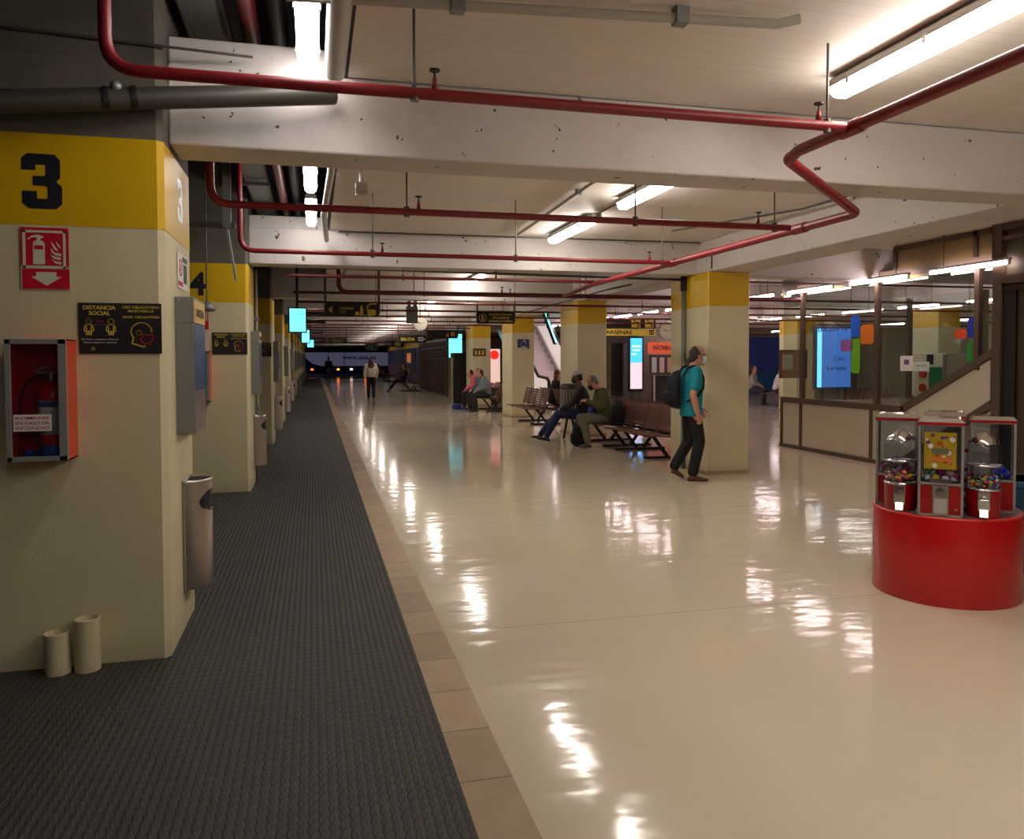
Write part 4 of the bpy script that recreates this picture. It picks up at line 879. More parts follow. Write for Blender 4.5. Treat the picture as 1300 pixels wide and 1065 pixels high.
m = MB(); fl.stroke(m, [(.42, .06), (.25, .06), (.25, -.06), (.42, -.06)], .03); fl.stroke(m, [(.32, 0), (.50, 0)], .03); fl.poly(m, [(.53, 0), (.46, .04), (.46, -.04)]); m.build('arrow', WSIGN, t)
t, fl, w2, h2 = hang_sign(3.9, 5.0, 27.9, 2.30, 2.60, 'black sign with small yellow bus pictogram next to the exit sign')
m = MB(); fl.rrect(m, .30, .44, -.08, .08, .03); fl.rect(m, .12, .22, -.08, -.03); fl.disc(m, .20, .02, .025); m.build('pictogram', YSIGN, t)
t, fl, w2, h2 = hang_sign(.36, 1.42, 36, 2.28, 2.52, 'distant black sign with crossed ring over the walkway')
m = MB(); fl.arc(m, -.34, 0, .085, 0, 360, .02, n=20); fl.stroke(m, [(-.38, .05), (-.30, -.05)], .018); m.build('pictogram', YSIGN, t)
text(fl, 'PROHIBIDO TRANSITO', .12, .05, .035, .6, YSIGN, t); text(fl, 'POR LA ZONA DE', .12, 0, .035, .45, YSIGN, t); text(fl, 'MANIOBRA DE AUTOBUS', .12, -.05, .035, .6, YSIGN, t)
t, fl, w2, h2 = hang_sign(3.9, 4.5, 41, 2.2, 2.52, 'small distant sign with a yellow square')
m = MB(); fl.rect(m, -.15, .15, -.1, .1); m.build('pictogram', mat('dull_sign_yellow', (170, 160, 60), .5), t)
t, fl, w2, h2 = hang_sign(2.7, 3.3, 43, 2.05, 2.4, 'small distant dark sign with a pale numeral')
text(fl, '1', 0, 0, .2, None, WSIGN, t)
t, fl, w2, h2 = hang_sign(7.75, 9.75, 21.5, 2.23, 2.42, 'long yellow sign reading DARSENAS beside the second column', bm=YSIGN, rods=False)
text(fl, 'DARSENAS', -.22, 0, .11, .95, BLACK, t, bold=.03); m = MB(); fl.rrect(m, .80, .94, -.07, .07, .01); m.build('pictogram_field', BLACK, t); m = MB(); fl.disc(m, .84, .03, .015, .001, .002); fl.disc(m, .90, .03, .015, .001, .002); fl.rect(m, .825, .855, -.05, .01, .001, .002); fl.rect(m, .885, .915, -.05, .01, .001, .002); m.build('pictogram', YSIGN, t)
t, fl, w2, h2 = hang_sign(7.75, 9.75, 21.5, 2.45, 2.75, 'black panel with two yellow pictogram squares above the DARSENAS sign', rods=False)
for cx in (.38, .80):
    m = MB(); fl.rect(m, cx - .14, cx + .14, -.13, .13); m.build('pictogram_field', YSIGN, t)
    m = MB(); fl.disc(m, cx - .05, .07, .025, .001, .002); fl.stroke(m, [(cx - .09, 0), (cx + .06, .02), (cx + .09, -.07)], .03, .001, .002); fl.poly(m, [(cx + .03, -.11), (cx + .11, -.11), (cx + .07, -.06)], .001, .002); m.build('pictogram', BLACK, t)
MB().box(-.98, -.94, .025, .045, -.36, .53).build('hanger_post', ROD, t); MB().box(.94, .98, .025, .045, -.36, .53).build('hanger_post', ROD, t)
t, fl, w2, h2 = hang_sign(14.0, 15.0, 27.0, 2.25, 2.50, 'small black arrow sign above the dark blue wall, past the first column')
m = MB(); fl.poly(m, [(.36, 0), (.26, .08), (.26, .04), (.31, 0), (.26, -.04), (.26, -.08)]); m.build('arrow', YSIGN, t); text(fl, 'DARSENAS', -.1, .03, .05, .45, YSIGN, t)
def clock(loc, r, label, rod=.7):
    t = empty('wall_clock', loc, 0, label, 'clock')
    MB().lathe([(0, -.04), (r, -.04), (r * 1.04, 0), (r, .04), (0, .04)], n=36).build('case', GREY, t, smooth=True, auto=40).rotation_euler = (PI / 2, 0, 0)
    fl = Flat((0, -.042, 0)); m = MB(); fl.disc(m, 0, 0, r * .94, 0, .002, 32); m.build('dial', mat('dial_white', (226, 224, 206), .5), t)
    m = MB()
    for q in range(12): a = PI * q / 6; fl.stroke(m, [(r * .72 * math.sin(a), r * .72 * math.cos(a)), (r * .84 * math.sin(a), r * .84 * math.cos(a))], r * .05, .002, .003)
    m.build('hour_marks', BLACK, t); m = MB(); fl.stroke(m, [(0, 0), (-r * .38, r * .26)], r * .08, .003, .004); m.build('hour_hand', BLACK, t); m = MB(); fl.stroke(m, [(0, 0), (r * .55, r * .1)], r * .05, .004, .005); m.build('minute_hand', BLACK, t)
    MB().cyl((0, 0, r), (0, 0, rod), .012, 8).build('hanger_rod', ROD, t); return t
clock((2.62, 20.0, 2.46), .185, 'round white station clock hanging over the hall', .67)
clock((10.8, 23.0, 2.42), .27, 'larger round clock beside the DARSENAS sign', .71)
t = empty('cable_box', (2.05, 17.0, 2.55), 0, 'tall thin grey box hung from the ceiling between the signs', 'box')
MB().box(-.09, -.03, -.05, .05, -.15, .58).build('post', ROD, t); MB().box(.04, .10, -.05, .05, -.15, .58).build('post', ROD, t); MB().box(-.12, .12, -.06, .06, -.22, .14).build('box', GREY, t)
conduit('flexible_conduit', [(.62, 11.2, 3.0), (.58, 11.5, 2.95), (.45, 11.9, 2.85), (.38, 12.5, 2.75), (.30, 13.4, 2.62)], .022, 'flexible grey hose dropping to the black bus sign', GREYP)

# ------------------------------------------------------------------ departure screens
SCR = mat('screen_cyan', (120, 225, 225), .4, emit=1.1, ecol=(110, 225, 235), var=.05, scale=60)
def screen(loc, w, h, rz, tilt, label, rows=7):
    t = empty('departure_screen', loc, rz, label, 'screen', 'departure screens hanging in the station')
    MB().box(-w / 2 - .02, w / 2 + .02, 0, .07, -h / 2 - .02, h / 2 + .02).build('housing', BLACKS, t).rotation_euler = (tilt, 0, 0)
    fl = Flat((0, -.001, 0), '-Y', 0); m = MB(); fl.rect(m, -w / 2, w / 2, -h / 2, h / 2); o = m.build('display', SCR, t); o.rotation_euler = (tilt, 0, 0)
    m = MB(); fl.rect(m, -w / 2, w / 2, h * .27, h * .285, .001, .0015); fl.rect(m, -w / 2, w / 2, h * .08, h * .09, .001, .0015); d = m.build('divider', BLACKS, o)
    MB().box(w / 2 - .1, w / 2 + .35, .08, .12, h / 2 - .1, h / 2 - .04).box(w / 2 - .1, w / 2 + .35, .08, .12, h / 2 - .25, h / 2 - .19).build('bracket', BLACKS, t)
    MB().box(-.02, .02, .07, .12, 0, (3.85 if loc[0] < .2 else 3.13) - loc[2]).build('hanger_post', BLACKS, t); return t
screen((-.27, 14.2, 2.24), .27, .40, .1, 0, 'nearest cyan departure screen above the walkway')
screen((-.22, 22.5, 2.20), .20, .34, .1, 0, 'second cyan departure screen above the walkway')
screen((-.12, 29.5, 2.14), .22, .26, .1, 0, 'farthest cyan departure screen above the walkway')
screen((6.15, 20.2, 2.38), .55, .85, 1.18, -.35, 'cyan screen seen almost edge-on between the second and third columns')
screen((5.55, 31.5, 2.1), .6, .95, .3, 0, 'teal screen above the black vending machine')

# ------------------------------------------------------------------ the far hall: shutters, kiosk, machine, shops, escalator, bus
t = empty('vending_machine', (4.78, 27.4, 0), 0, 'tall black vending machine standing at the end of the benches', 'vending machine')
MB().box(0, .86, 0, .75, .04, 1.78).build('body', BLACK, t, bevel=.01); MB().box(-.10, -.02, .1, .7, 0, 1.6).build('steel_side', STEEL, t)
for a in (.05, .78): MB().box(a, a + .05, .05, .7, 0, .04).build('foot', STEEL, t)
MB().box(.06, .80, -.006, 0, .12, 1.70).build('front_panel', mat('machine_front', (28, 30, 34), .35), t)
t = empty('folding_gate', (5.42, 32.8, 0), 0, 'tall brown slatted folding gate closing the side of the far hall', 'gate')
n = 18
for i in range(n):
    MB().box(-.02, .02, i * .53, i * .53 + .16, .05, 2.35).build('slat', mat('gate_brown', (104, 84, 76), .4, .3), t)
MB().box(-.03, .03, 0, n * .53, 2.35, 2.45).build('top_rail', LEGM, t); MB().box(-.03, .03, 0, n * .53, 0, .05).build('bottom_rail', LEGM, t)
MB().box(.03, .05, 0, n * .53, .05, 2.35).build('backing', mat('gate_mesh', (50, 42, 42), .7), t)
for z in (.9, 1.55, 2.05): MB().box(-.03, .0, 0, n * .53, z, z + .05).build('cross_rail', LEGM, t)
t = empty('information_kiosk', (5.95, 44, 0), 0, 'blue kiosk with yellow top band beyond the slatted gate', 'kiosk')
MB().box(0, 3, 0, 22, .1, 2.25).build('body', BLUEW, t); MB().box(-.04, 3, -.04, 22, 2.25, 2.62).build('yellow_band', YELLOW, t); MB().box(-.02, 3, 0, 22, 0, .1).build('plinth', GREYP, t)
for yy in (3.5, 10.5): MB().box(-.02, .0, yy, yy + .5, .1, 2.2).build('dark_post', BLACK, t)
MB().box(-.03, 0, 6.0, 8.0, 1.35, 1.95).build('window', mat('kiosk_orange', (190, 110, 50), .5, emit=.3, ecol=(190, 120, 60)), t); MB().box(-.03, 0, 6.0, 8.2, .5, 1.0).build('poster', mat('kiosk_poster', (130, 84, 60), .5), t)
bus = empty('coach', (-1.1, 78, 0), 0, 'white and blue coach parked across the far end, www lettering on its side', 'bus')
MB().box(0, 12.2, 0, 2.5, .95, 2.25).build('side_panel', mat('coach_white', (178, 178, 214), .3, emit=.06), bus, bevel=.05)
MB().box(0, 12.2, -.01, 2.5, 2.25, 3.25).build('window_band', mat('coach_window', (10, 12, 22), .15), bus, bevel=.05)
MB().box(.05, 12.2, -.01, 2.5, .35, .95).build('skirt', mat('coach_blue', (20, 34, 110), .3), bus, bevel=.03); MB().prism([(0, .9), (1.9, .9), (.9, 1.2), (0, 2.0)], 'y', -.02, 0).build('blue_sweep', mat('coach_blue', (20, 34, 110), .3), bus)
for a in (2.4, 3.9): MB().box(a, a + .06, -.02, 0, .35, 2.25).build('door_seam', DARK, bus)
for a in (2.1, 9.4): MB().cyl((a + .3, -.03, .5), (a + .3, .3, .5), .5, 20).build('wheel', BLACK, bus)
for a, cc, e in ((.9, (255, 96, 30), 2.5), (3.35, (255, 120, 16), 3.5), (4.6, (255, 200, 160), 3), (5.95, (255, 120, 20), 3)):
    MB().ell((a, -.05, .62), (.14, .05, .09)).build('marker_lamp', mat('marker_%d' % int(a * 10), cc, .3, emit=e, ecol=cc), bus)
text(Flat((0, -.01, 0)), 'www.alsa.es', 5.35, 1.80, .42, 3.2, mat('coach_text', (50, 44, 120), .4), bus, bold=.02)
for x, z, lb in ((-.2, 4.2, 'small distant white light to the left of the coach'), (.6, 3.7, 'small distant white light above the coach')):
    t = empty('yard_lamp', (x - 1, 88, z), 0, lb, 'lamp'); MB().ell((0, 0, 0), .13).build('bulb', mat('yard_light', (240, 240, 255), .3, emit=20), t); MB().cyl((0, .1, -z - .04), (0, .1, .1), .04, 8).build('post', ROD, t)
# shop front beyond the benches
struct('wall_shop', MB().box(9.75, 12.9, 26.0, 26.2, 0, 3.13), mat('shop_wall', (160, 148, 136), .6))
struct('wall_shop', MB().box(15.2, 24, 31.0, 31.2, 0, 3.13), mat('shop_wall', (160, 148, 136), .6))
struct('wall_shop', MB().box(5.9, 9.4, 40.0, 40.2, 0, 3.13), mat('pink_wall', (205, 186, 178), .6))
struct('wall_shop', MB().box(9.4, 24, 48.0, 48.2, 0, 3.13), mat('pink_wall', (205, 186, 178), .6))
t = empty('shop_door', (9.9, 25.97, 0), 0, 'dark glazed door with brown frame beside the second column', 'door')
MB().box(0, .12, -.05, 0, 0, 2.1).build('frame', BROWN, t); MB().box(.20, .62, -.04, 0, 0, 2.2).build('dark_glass', mat('shop_glass', (44, 40, 40), .15), t); MB().box(.66, 1.12, -.05, 0, 0, 2.1).build('grey_leaf', mat('grey_leaf', (112, 110, 118), .5), t)
MB().box(0, 1.2, -.06, 0, 2.1, 2.9).build('overpanel', mat('overpanel', (76, 70, 66), .5), t)
t = empty('advertising_totem', (10.45, 25.2, 0), 0, 'lit blue and white advertising totem in a black case', 'display')
MB().box(0, .55, 0, .12, .42, 2.32).build('case', BLACK, t, bevel=.02); MB().box(.15, .50, .02, .12, 0, .42).build('foot', mat('totem_foot', (84, 72, 66), .5), t)
MB().box(.06, .49, -.006, 0, 1.42, 2.26).build('sky_picture', mat('ad_sky', (50, 150, 225), .4, emit=1.3, ecol=(60, 160, 235), var=.3, scale=3), t)
MB().box(.06, .49, -.006, 0, .52, 1.42).build('pale_picture', mat('ad_pale', (214, 190, 196), .4, emit=.8, ecol=(214, 190, 200), var=.4, scale=14), t)
fl = Flat((.28, -.008, 1.95)); m = MB(); fl.rect(m, -.16, .14, .0, .05); fl.rect(m, -.14, .12, -.12, -.08); fl.rect(m, -.18, .0, -.25, -.22); m.build('white_print', mat('ad_white', (240, 240, 250), .5, emit=1.2), t)
t = empty('information_stand', (11.08, 25.0, 0), 0, 'information stand with orange heading and leaflet panels', 'stand')
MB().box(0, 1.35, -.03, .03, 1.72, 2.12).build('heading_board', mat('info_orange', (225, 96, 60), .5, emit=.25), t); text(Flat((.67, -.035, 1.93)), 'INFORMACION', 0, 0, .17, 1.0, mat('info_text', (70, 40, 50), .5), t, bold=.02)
MB().box(.05, 1.3, .0, .06, 1.0, 1.68).build('leaflet_board', mat('info_dark', (70, 66, 66), .5), t)
for i in range(4): MB().box(.13 + .29 * i, .30 + .29 * i, -.02, 0, 1.08, 1.6).build('leaflet', [mat('leaf_a', (205, 215, 220), .5), mat('leaf_b', (220, 190, 190), .5), mat('leaf_c', (214, 170, 140), .5), mat('leaf_d', (150, 225, 225), .5)][i], t)
MB().box(.2, .27, .0, .05, 0, 1.0).build('post', GREYP, t); MB().box(.4, 1.3, .2, .6, 0, .95).build('counter', mat('counter_dark', (56, 50, 60), .5), t)
t = empty('dark_blue_screen_wall', (17.3, 30.99, 0), 0, 'dark blue glazed panel beyond the first column, over the far bench', 'panel')
MB().box(0, 2.9, -.05, 0, .5, 2.5).build('panel', mat('night_blue', (56, 80, 170), .4), t); MB().box(.2, 2.7, -.4, -.05, .0, 1.0).build('blue_seat_row', mat('deep_blue', (24, 84, 140), .5), t)
MB().cyl((.4, -.06, 1.5), (.4, -.08, 1.5), .24, 20).build('round_mark', mat('round_mark', (96, 70, 90), .5), t)
t = empty('yellow_sign_board', (20.4, 30.995, 0), 0, 'narrow yellow sign with black letter beside the dark blue panel', 'sign')
MB().box(0, .7, -.05, 0, 1.9, 2.5).build('board', YSIGN, t); text(Flat((.4, -.055, 2.2)), 'C', 0, 0, .35, None, BLACK, t, bold=.02); MB().box(.1, .6, -.05, 0, .9, 1.7).build('poster', mat('dull_poster', (96, 104, 110), .5), t)
t = empty('lit_advert', (11.95, 16.9, 0), 0, 'tall blue lit advert seen through the left pane of the booth', 'display')
MB().box(-.06, .98, .0, .10, .78, 2.34).build('case', mat('advert_case', (70, 90, 120), .4), t); MB().box(.14, .94, -.01, 0, .84, 2.28).build('picture', mat('advert_blue', (70, 120, 210), .4, emit=.5, ecol=(70, 120, 215), var=.2, scale=4), t)
MB().box(0, .12, -.012, 0, .84, 2.28).build('glow_edge', mat('advert_edge', (120, 200, 255), .4, emit=1.4, ecol=(110, 195, 255)), t); MB().box(.1, .2, .0, .1, 0, .8).box(.75, .85, 0, .1, 0, .8).build('post', ROD, t)
text(Flat((.6, -.012, 1.55)), 'Con', 0, 0, .12, .3, mat('advert_ink', (40, 60, 110), .5), t); text(Flat((.55, -.012, 1.32)), 'Laredo', 0, 0, .12, .55, mat('advert_ink', (40, 60, 110), .5), t)
t = empty('lit_poster', (5.98, 26.3, 0), 0, 'lit red and white poster between the third and fourth columns', 'display')
MB().box(-.25, .25, .0, .1, .5, 1.95).build('case', LEGM, t); MB().box(-.2, .2, -.01, 0, .6, 1.9).build('picture', mat('poster_pink', (226, 190, 180), .4, emit=.6, ecol=(226, 190, 180)), t)
fl = Flat((0, -.012, 1.7)); m = MB(); fl.disc(m, 0, 0, .16); m.build('red_disc', mat('poster_red', (220, 40, 30), .4, emit=.7, ecol=(225, 40, 30)), t); MB().box(-.1, .1, .02, .08, 0, .5).build('post', LEGM, t)
# escalator seen from its foot
def escalator(loc, label):
    t = empty('escalator', loc, 0, label, 'escalator'); L, R_ = 8.0, 4.6
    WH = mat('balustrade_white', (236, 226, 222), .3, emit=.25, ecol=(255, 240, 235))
    for x in (0, 1.25):
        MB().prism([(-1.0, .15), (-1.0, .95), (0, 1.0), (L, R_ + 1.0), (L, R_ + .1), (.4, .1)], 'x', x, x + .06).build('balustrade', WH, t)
        MB().tube([(x + .03, -1.1, .5), (x + .03, -1.12, .9), (x + .03, -.95, 1.0), (x + .03, 0, 1.04), (x + .03, L, R_ + 1.04)], .045, 8).build('handrail', BLACK, t, smooth=True)
        MB().prism([(-1.1, 0), (0, 0), (L, R_ - .5), (L, R_ + .3), (.1, .25), (-1.1, .15)], 'x', x - .06, x + .12).build('skirt', STEEL, t)
    m = MB()
    for i in range(22): m.box(.12, 1.19, i * .36, i * .36 + .37, i * .207 - .12, i * .207 + .12)
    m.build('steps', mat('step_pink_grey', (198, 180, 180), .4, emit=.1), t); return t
escalator((6.45, 22.6, 0), 'white-sided escalator rising behind the second column')
t = empty('lintel', (6.2, 29.5, 0), 0, 'beige lintel over the foot of the escalator', 'lintel')
MB().box(1.2, 4.3, 0, .3, 1.98, 2.25).build('beam', mat('beige_lintel', (196, 168, 130), .6), t); MB().box(1.75, 1.9, 0, .3, 0, 1.98).build('post', mat('beige_lintel', (196, 168, 130), .6), t); MB().box(4.1, 4.3, 0, .3, 0, 1.98).build('post', mat('beige_lintel', (196, 168, 130), .6), t)

# ------------------------------------------------------------------ people
def V(*a): return Vector(a)
def limb(mb, pts, rs, n=14, sq=None):
    """tapered limb through joints with rounded joints (fused later by the voxel remesh)"""
    P = [Vector(p) for p in pts]
    for i in range(len(P) - 1):
        a, b = P[i], P[i + 1]; L = (b - a).length; k = max(2, int(L / .05)); seg = []; rr = []
        for q in range(k + 1): f = q / k; seg.append(a.lerp(b, f)); rr.append(rs[i] * (1 - f) + rs[i + 1] * f + (sq[i] if sq else 0) * math.sin(PI * f))
        mb.tube(seg, rr, n)
    for p, r in zip(P, rs): mb.ell(p, r, n, 8)
def trunk(mb, rings, n=20):
    """rings: (centre, side half-width, depth half-width, forward tilt vector)"""
    out = []
    for c, wd, dp, ax in rings:
        c = Vector(c); ax = Vector(ax).normalized(); sd = Vector((0, 1, 0)); fw_ = sd.cross(ax).normalized()
        out.append([c + sd * wd * math.copysign(abs(math.cos(t)) ** .85, math.cos(t)) + fw_ * dp * math.copysign(abs(math.sin(t)) ** .9, math.sin(t)) for t in [2 * PI * j / n for j in range(n)]])
    mb.loft(out)
def headm(mb, c, pitch=0.0, s=1.0, yaw=0.0):
    Rm = Matrix.Rotation(yaw, 3, 'Z') @ Matrix.Rotation(pitch, 3, 'Y'); c = Vector(c)
    prof = [(-.118, .022, .022, .062), (-.108, .038, .036, .052), (-.085, .050, .056, .036), (-.055, .060, .074, .018), (-.02, .068, .086, .008), (.015, .074, .094, .0), (.05, .076, .096, -.004), (.08, .070, .088, -.006), (.105, .054, .068, -.006), (.122, .030, .038, -.004)]
    rings = []
    for z, wd, dp, off in prof:
        rings.append([c + Rm @ (V(off + dp * math.cos(t) * (1.0 if math.cos(t) < 0 else .96), wd * math.sin(t), z) * s) for t in [2 * PI * j / 18 for j in range(18)]])
    mb.loft(rings)
    mb.tube([c + Rm @ (V(.088, 0, .02) * s), c + Rm @ (V(.112, 0, -.025) * s), c + Rm @ (V(.09, 0, -.038) * s)], [.008 * s, .015 * s, .012 * s], 8)
    for q in (-1, 1): mb.ell(c + Rm @ (V(-.004, q * .078, -.012) * s), (.018 * s, .010 * s, .030 * s), 8, 6, Rm)
    mb.ell(c + Rm @ (V(.084, 0, -.068) * s), (.014 * s, .026 * s, .011 * s), 8, 6, Rm)      # lips
    mb.ell(c + Rm @ (V(.078, 0, .038) * s), (.014 * s, .05 * s, .012 * s), 8, 6, Rm)         # brow
    return Rm
def hand(mb, wr, d, nrm, side, curl=.5, s=1.0, r=.0088):
    """palm, four fingers of different length and a thumb; d: pointing direction, nrm: back of the hand, side: +1 / -1 thumb side"""
    wr, d, nrm = Vector(wr), Vector(d).normalized(), Vector(nrm).normalized(); lat = d.cross(nrm).normalized() * side; nrm = nrm - d * nrm.dot(d); nrm.normalize()
    pal = wr + d * .088 * s
    rings = []
    for f, wd, th in ((-.1, .024, .018), (.25, .034, .016), (.65, .041, .014), (1.0, .040, .011)):
        c = wr.lerp(pal, f); rings.append([c + lat * wd * s * math.cos(t) + nrm * th * s * math.sin(t) for t in [2 * PI * j / 12 for j in range(12)]])
    mb.loft(rings)
    for i, (o, L) in enumerate(((.030, .070), (.010, .080), (-.010, .074), (-.029, .058))):
        p = pal + lat * o * s - d * .01 * s; dd = d.copy(); pts = [p]
        c_ = curl * (1 + .12 * i)
        for q, fr in enumerate((.46, .31, .23)):
            ang = c_ * (.55 + .45 * q); dd = (Matrix.Rotation(-ang, 3, lat * side) @ dd) if False else (dd * math.cos(ang) - nrm * math.sin(ang)).normalized()
            nn = nrm
            pts.append(pts[-1] + dd * L * fr * s)
        mb.tube(pts, [r * s, r * .95 * s, r * .88 * s, r * .7 * s], 8); mb.ell(pts[-1], r * .72 * s, 8, 5)
    b = wr + d * .025 * s + lat * .028 * s; e1 = b + (d * .5 + lat * .75 - nrm * .25).normalized() * .034 * s; e2 = e1 + (d * .85 + lat * .25 - nrm * .45).normalized() * .030 * s; e3 = e2 + (d * .9 - nrm * .5).normalized() * .024 * s
    mb.tube([b - lat * .012 * s, b, e1, e2, e3], [.014 * s, .013 * s, .0108 * s, .010 * s, .0075 * s], 8); mb.ell(e3, .0078 * s, 8, 5)
def shoe(mb, ank, toe, up_=(0, 0, 1), w=.042):
    a, tt = Vector(ank), Vector(toe); d = (tt - a); L = d.length; d.normalize(); u = Vector(up_); sd = u.cross(d).normalized(); u = d.cross(sd).normalized()
    rings = []
    for f, wd, h0, h1 in ((-.36, .018, .0, .035), (-.30, .031, -.004, .055), (-.05, .036, -.004, .075), (.25, .038, -.004, .066), (.6, .046, -.004, .048), (.85, .042, -.002, .036), (1.0, .018, .004, .02)):
        c = a + d * L * f; rg = []
        for j in range(14): t = 2 * PI * j / 14; rg.append(c + sd * wd * math.cos(t) * w / .042 + u * ((h0 + h1) / 2 + (h1 - h0) / 2 * math.copysign(abs(math.sin(t)) ** .7, math.sin(t))))
        rings.append(rg)
    mb.loft(rings)

def clothm(name, col, rough=.85): return mat(name, col, rough, var=.18, scale=9, bump=.35, bscale=26)

# ---- walking man in a teal T-shirt
man = empty('person', (4.70, 9.16, 0), -.10, 'man in teal T-shirt with face mask and black backpack, walking past the nearest column', 'person')
vox = .008
pel, wai, che, nek = V(-.05, 0, .93), V(-.045, 0, 1.08), V(-.04, 0, 1.28), V(-.03, 0, 1.44); hd = V(.03, 0, 1.585)
RS, RE, RW = V(-.05, -.18, 1.385), V(-.115, -.235, 1.10), V(-.055, -.245, .865)
LS, LE, LW = V(-.045, .18, 1.385), V(-.02, .245, 1.11), V(.16, .23, .905)
RH, RK, RA, RT = V(-.045, -.09, .91), V(.025, -.095, .50), V(-.055, -.09, .085), V(.135, -.10, .01)
LH, LK, LA, LT = V(-.045, .09, .91), V(-.035, .10, .50), V(-.235, .10, .145), V(-.105, .11, .01)
b = MB()
trunk(b, [(pel - V(0, 0, .06), .15, .10, (0, 0, 1)), (pel, .165, .115, (0, 0, 1)), (wai, .15, .115, (0, 0, 1)), (che, .17, .115, (0, 0, 1)), (che + V(0, 0, .08), .165, .10, (0, 0, 1)), (nek - V(0, 0, .03), .09, .07, (.1, 0, 1))])
limb(b, [nek - V(0, 0, .04), hd - V(.02, 0, .07)], [.062, .056]); Rm = headm(b, hd, .06)
for S, E_, W_ in ((RS, RE, RW), (LS, LE, LW)): limb(b, [S, E_, W_], [.052, .042, .029], sq=[.004, .006])
for H_, K_, A_ in ((RH, RK, RA), (LH, LK, LA)): limb(b, [H_, K_, A_], [.085, .058, .042], sq=[.004, .010])
hand(b, RW, (RW - RE).normalized() + V(.05, 0, -.2), V(.3, -1, 0), -1, .38, .96); hand(b, LW, V(.35, 0, -.95), V(.2, 1, .1), 1, .45, .96)
b.build('body', SKIN, man, remesh=.0062)
sh = MB(); TEAL = clothm('teal_tshirt', (10, 132, 148))
trunk(sh, [(pel - V(0, 0, .105), .178, .135, (0, 0, 1)), (pel - V(0, 0, .055), .178, .132, (0, 0, 1)), (pel + V(0, 0, .03), .172, .128, (0, 0, 1)), (wai, .165, .133, (0, 0, 1)), (che, .188, .128, (0, 0, 1)), (che + V(0, 0, .09), .182, .108, (0, 0, 1)), (nek - V(0, 0, .025), .095, .078, (.1, 0, 1)), (nek + V(0, 0, .005), .066, .066, (.15, 0, 1))])
limb(sh, [RS, RS.lerp(RE, .68)], [.074, .066]); limb(sh, [LS, LS.lerp(LE, .68)], [.074, .066])
sh.build('tshirt', TEAL, man, remesh=vox)
tr = MB(); BLK = clothm('black_trousers', (20, 19, 22))
trunk(tr, [(pel + V(0, 0, -.07), .165, .118, (0, 0, 1)), (pel + V(0, 0, .02), .164, .118, (0, 0, 1))])
limb(tr, [RH - V(0, -.012, .03), RK, RA + V(0, 0, .035)], [.086, .076, .068], sq=[.006, .0]); limb(tr, [LH - V(0, .012, .03), LK, LA + V(.008, 0, .03)], [.086, .074, .066], sq=[.006, .0])
tr.build('trousers', BLK, man, remesh=vox)
BRS = mat('brown_shoe', (92, 58, 36), .5, var=.2)
s1 = MB(); shoe(s1, RA - V(0, 0, .083), RT + V(.015, 0, -.008)); s1.build('shoe', BRS, man, remesh=.006)
s1 = MB(); shoe(s1, LA - V(-.0, 0, .075), LT + V(.0, 0, 0), (.6, 0, .8)); s1.build('shoe', BRS, man, remesh=.006)
def hl(*a): return hd + Rm @ V(*a)
HAIR = mat('dark_grey_hair', (58, 50, 46), .8, var=.5, scale=60, bump=.6, bscale=120)
hb = MB(); hb.ell(hl(-.022, 0, .028), (.084, .082, .098), 16, 12, Rm); hb.ell(hl(-.06, 0, -.035), (.045, .062, .06), 12, 8, Rm)
hb.tube([hl(-.085, 0, -.03), hl(-.115, 0, -.06), hl(-.115, 0, -.11)], [.02, .026, .014], 10)
for q in (-1, 1): hb.tube([hl(.0, q * .073, .03), hl(.004, q * .074, -.012)], [.014, .008], 8)
hb.build('hair', HAIR, man, remesh=.006)
mk = MB(); rg = []
for z, dx, wy_ in ((.0, .106, .050), (-.02, .128, .062), (-.05, .126, .064), (-.085, .112, .058), (-.112, .092, .040)):
    rg.append([hl((dx - .0) * math.cos(a) * 1.0 + (-.03 if abs(a) > 1 else 0) * 0 + .002, wy_ * 1.12 * math.sin(a), z) for a in [-1.15 + 2.3 * j / 12 for j in range(13)]])
vs = [p for r in rg for p in r]; fs = [(i * 13 + j, i * 13 + j + 1, (i + 1) * 13 + j + 1, (i + 1) * 13 + j) for i in range(4) for j in range(12)]
mk.add(vs, fs); o = mk.build('face_mask', mat('mask_pale_blue', (206, 222, 232), .7), man, smooth=True); so = o.modifiers.new('thick', 'SOLIDIFY'); so.thickness = .004
for q in (-1, 1): MB().tube([hl(.045, q * .066, -.02), hl(.02, q * .077, -.008), hl(-.012, q * .086, .0)], .0018, 6).tube([hl(.03, q * .062, -.085), hl(.01, q * .076, -.05), hl(-.012, q * .086, -.03)], .0018, 6).build('mask_loop', WSIGN, man)
for q in (-1, 1): MB().ell(hl(.083, q * .030, .018), (.008, .012, .007), 8, 6, Rm).build('eye', mat('eye_dark', (40, 30, 26), .3), man)
gl = MB()
for q in (-1, 1): gl.tube([hl(.100 + .003 * math.cos(a), q * .031 + .020 * math.cos(a), .018 + .015 * math.sin(a)) for a in [2 * PI * k / 12 for k in range(13)]], .0016, 5)
for q in (-1, 1): gl.tube([hl(.098, q * .052, .022), hl(.0, q * .082, .012)], .0016, 5)
gl.build('glasses', BLACK, man)
mt = MB(); fq = Flat((.0, -.0, 0))
def chest_pt(y, z): return V(-.04 + .134 * math.sqrt(max(0, 1 - (y / .19) ** 2)), y, z)
pr = MB()
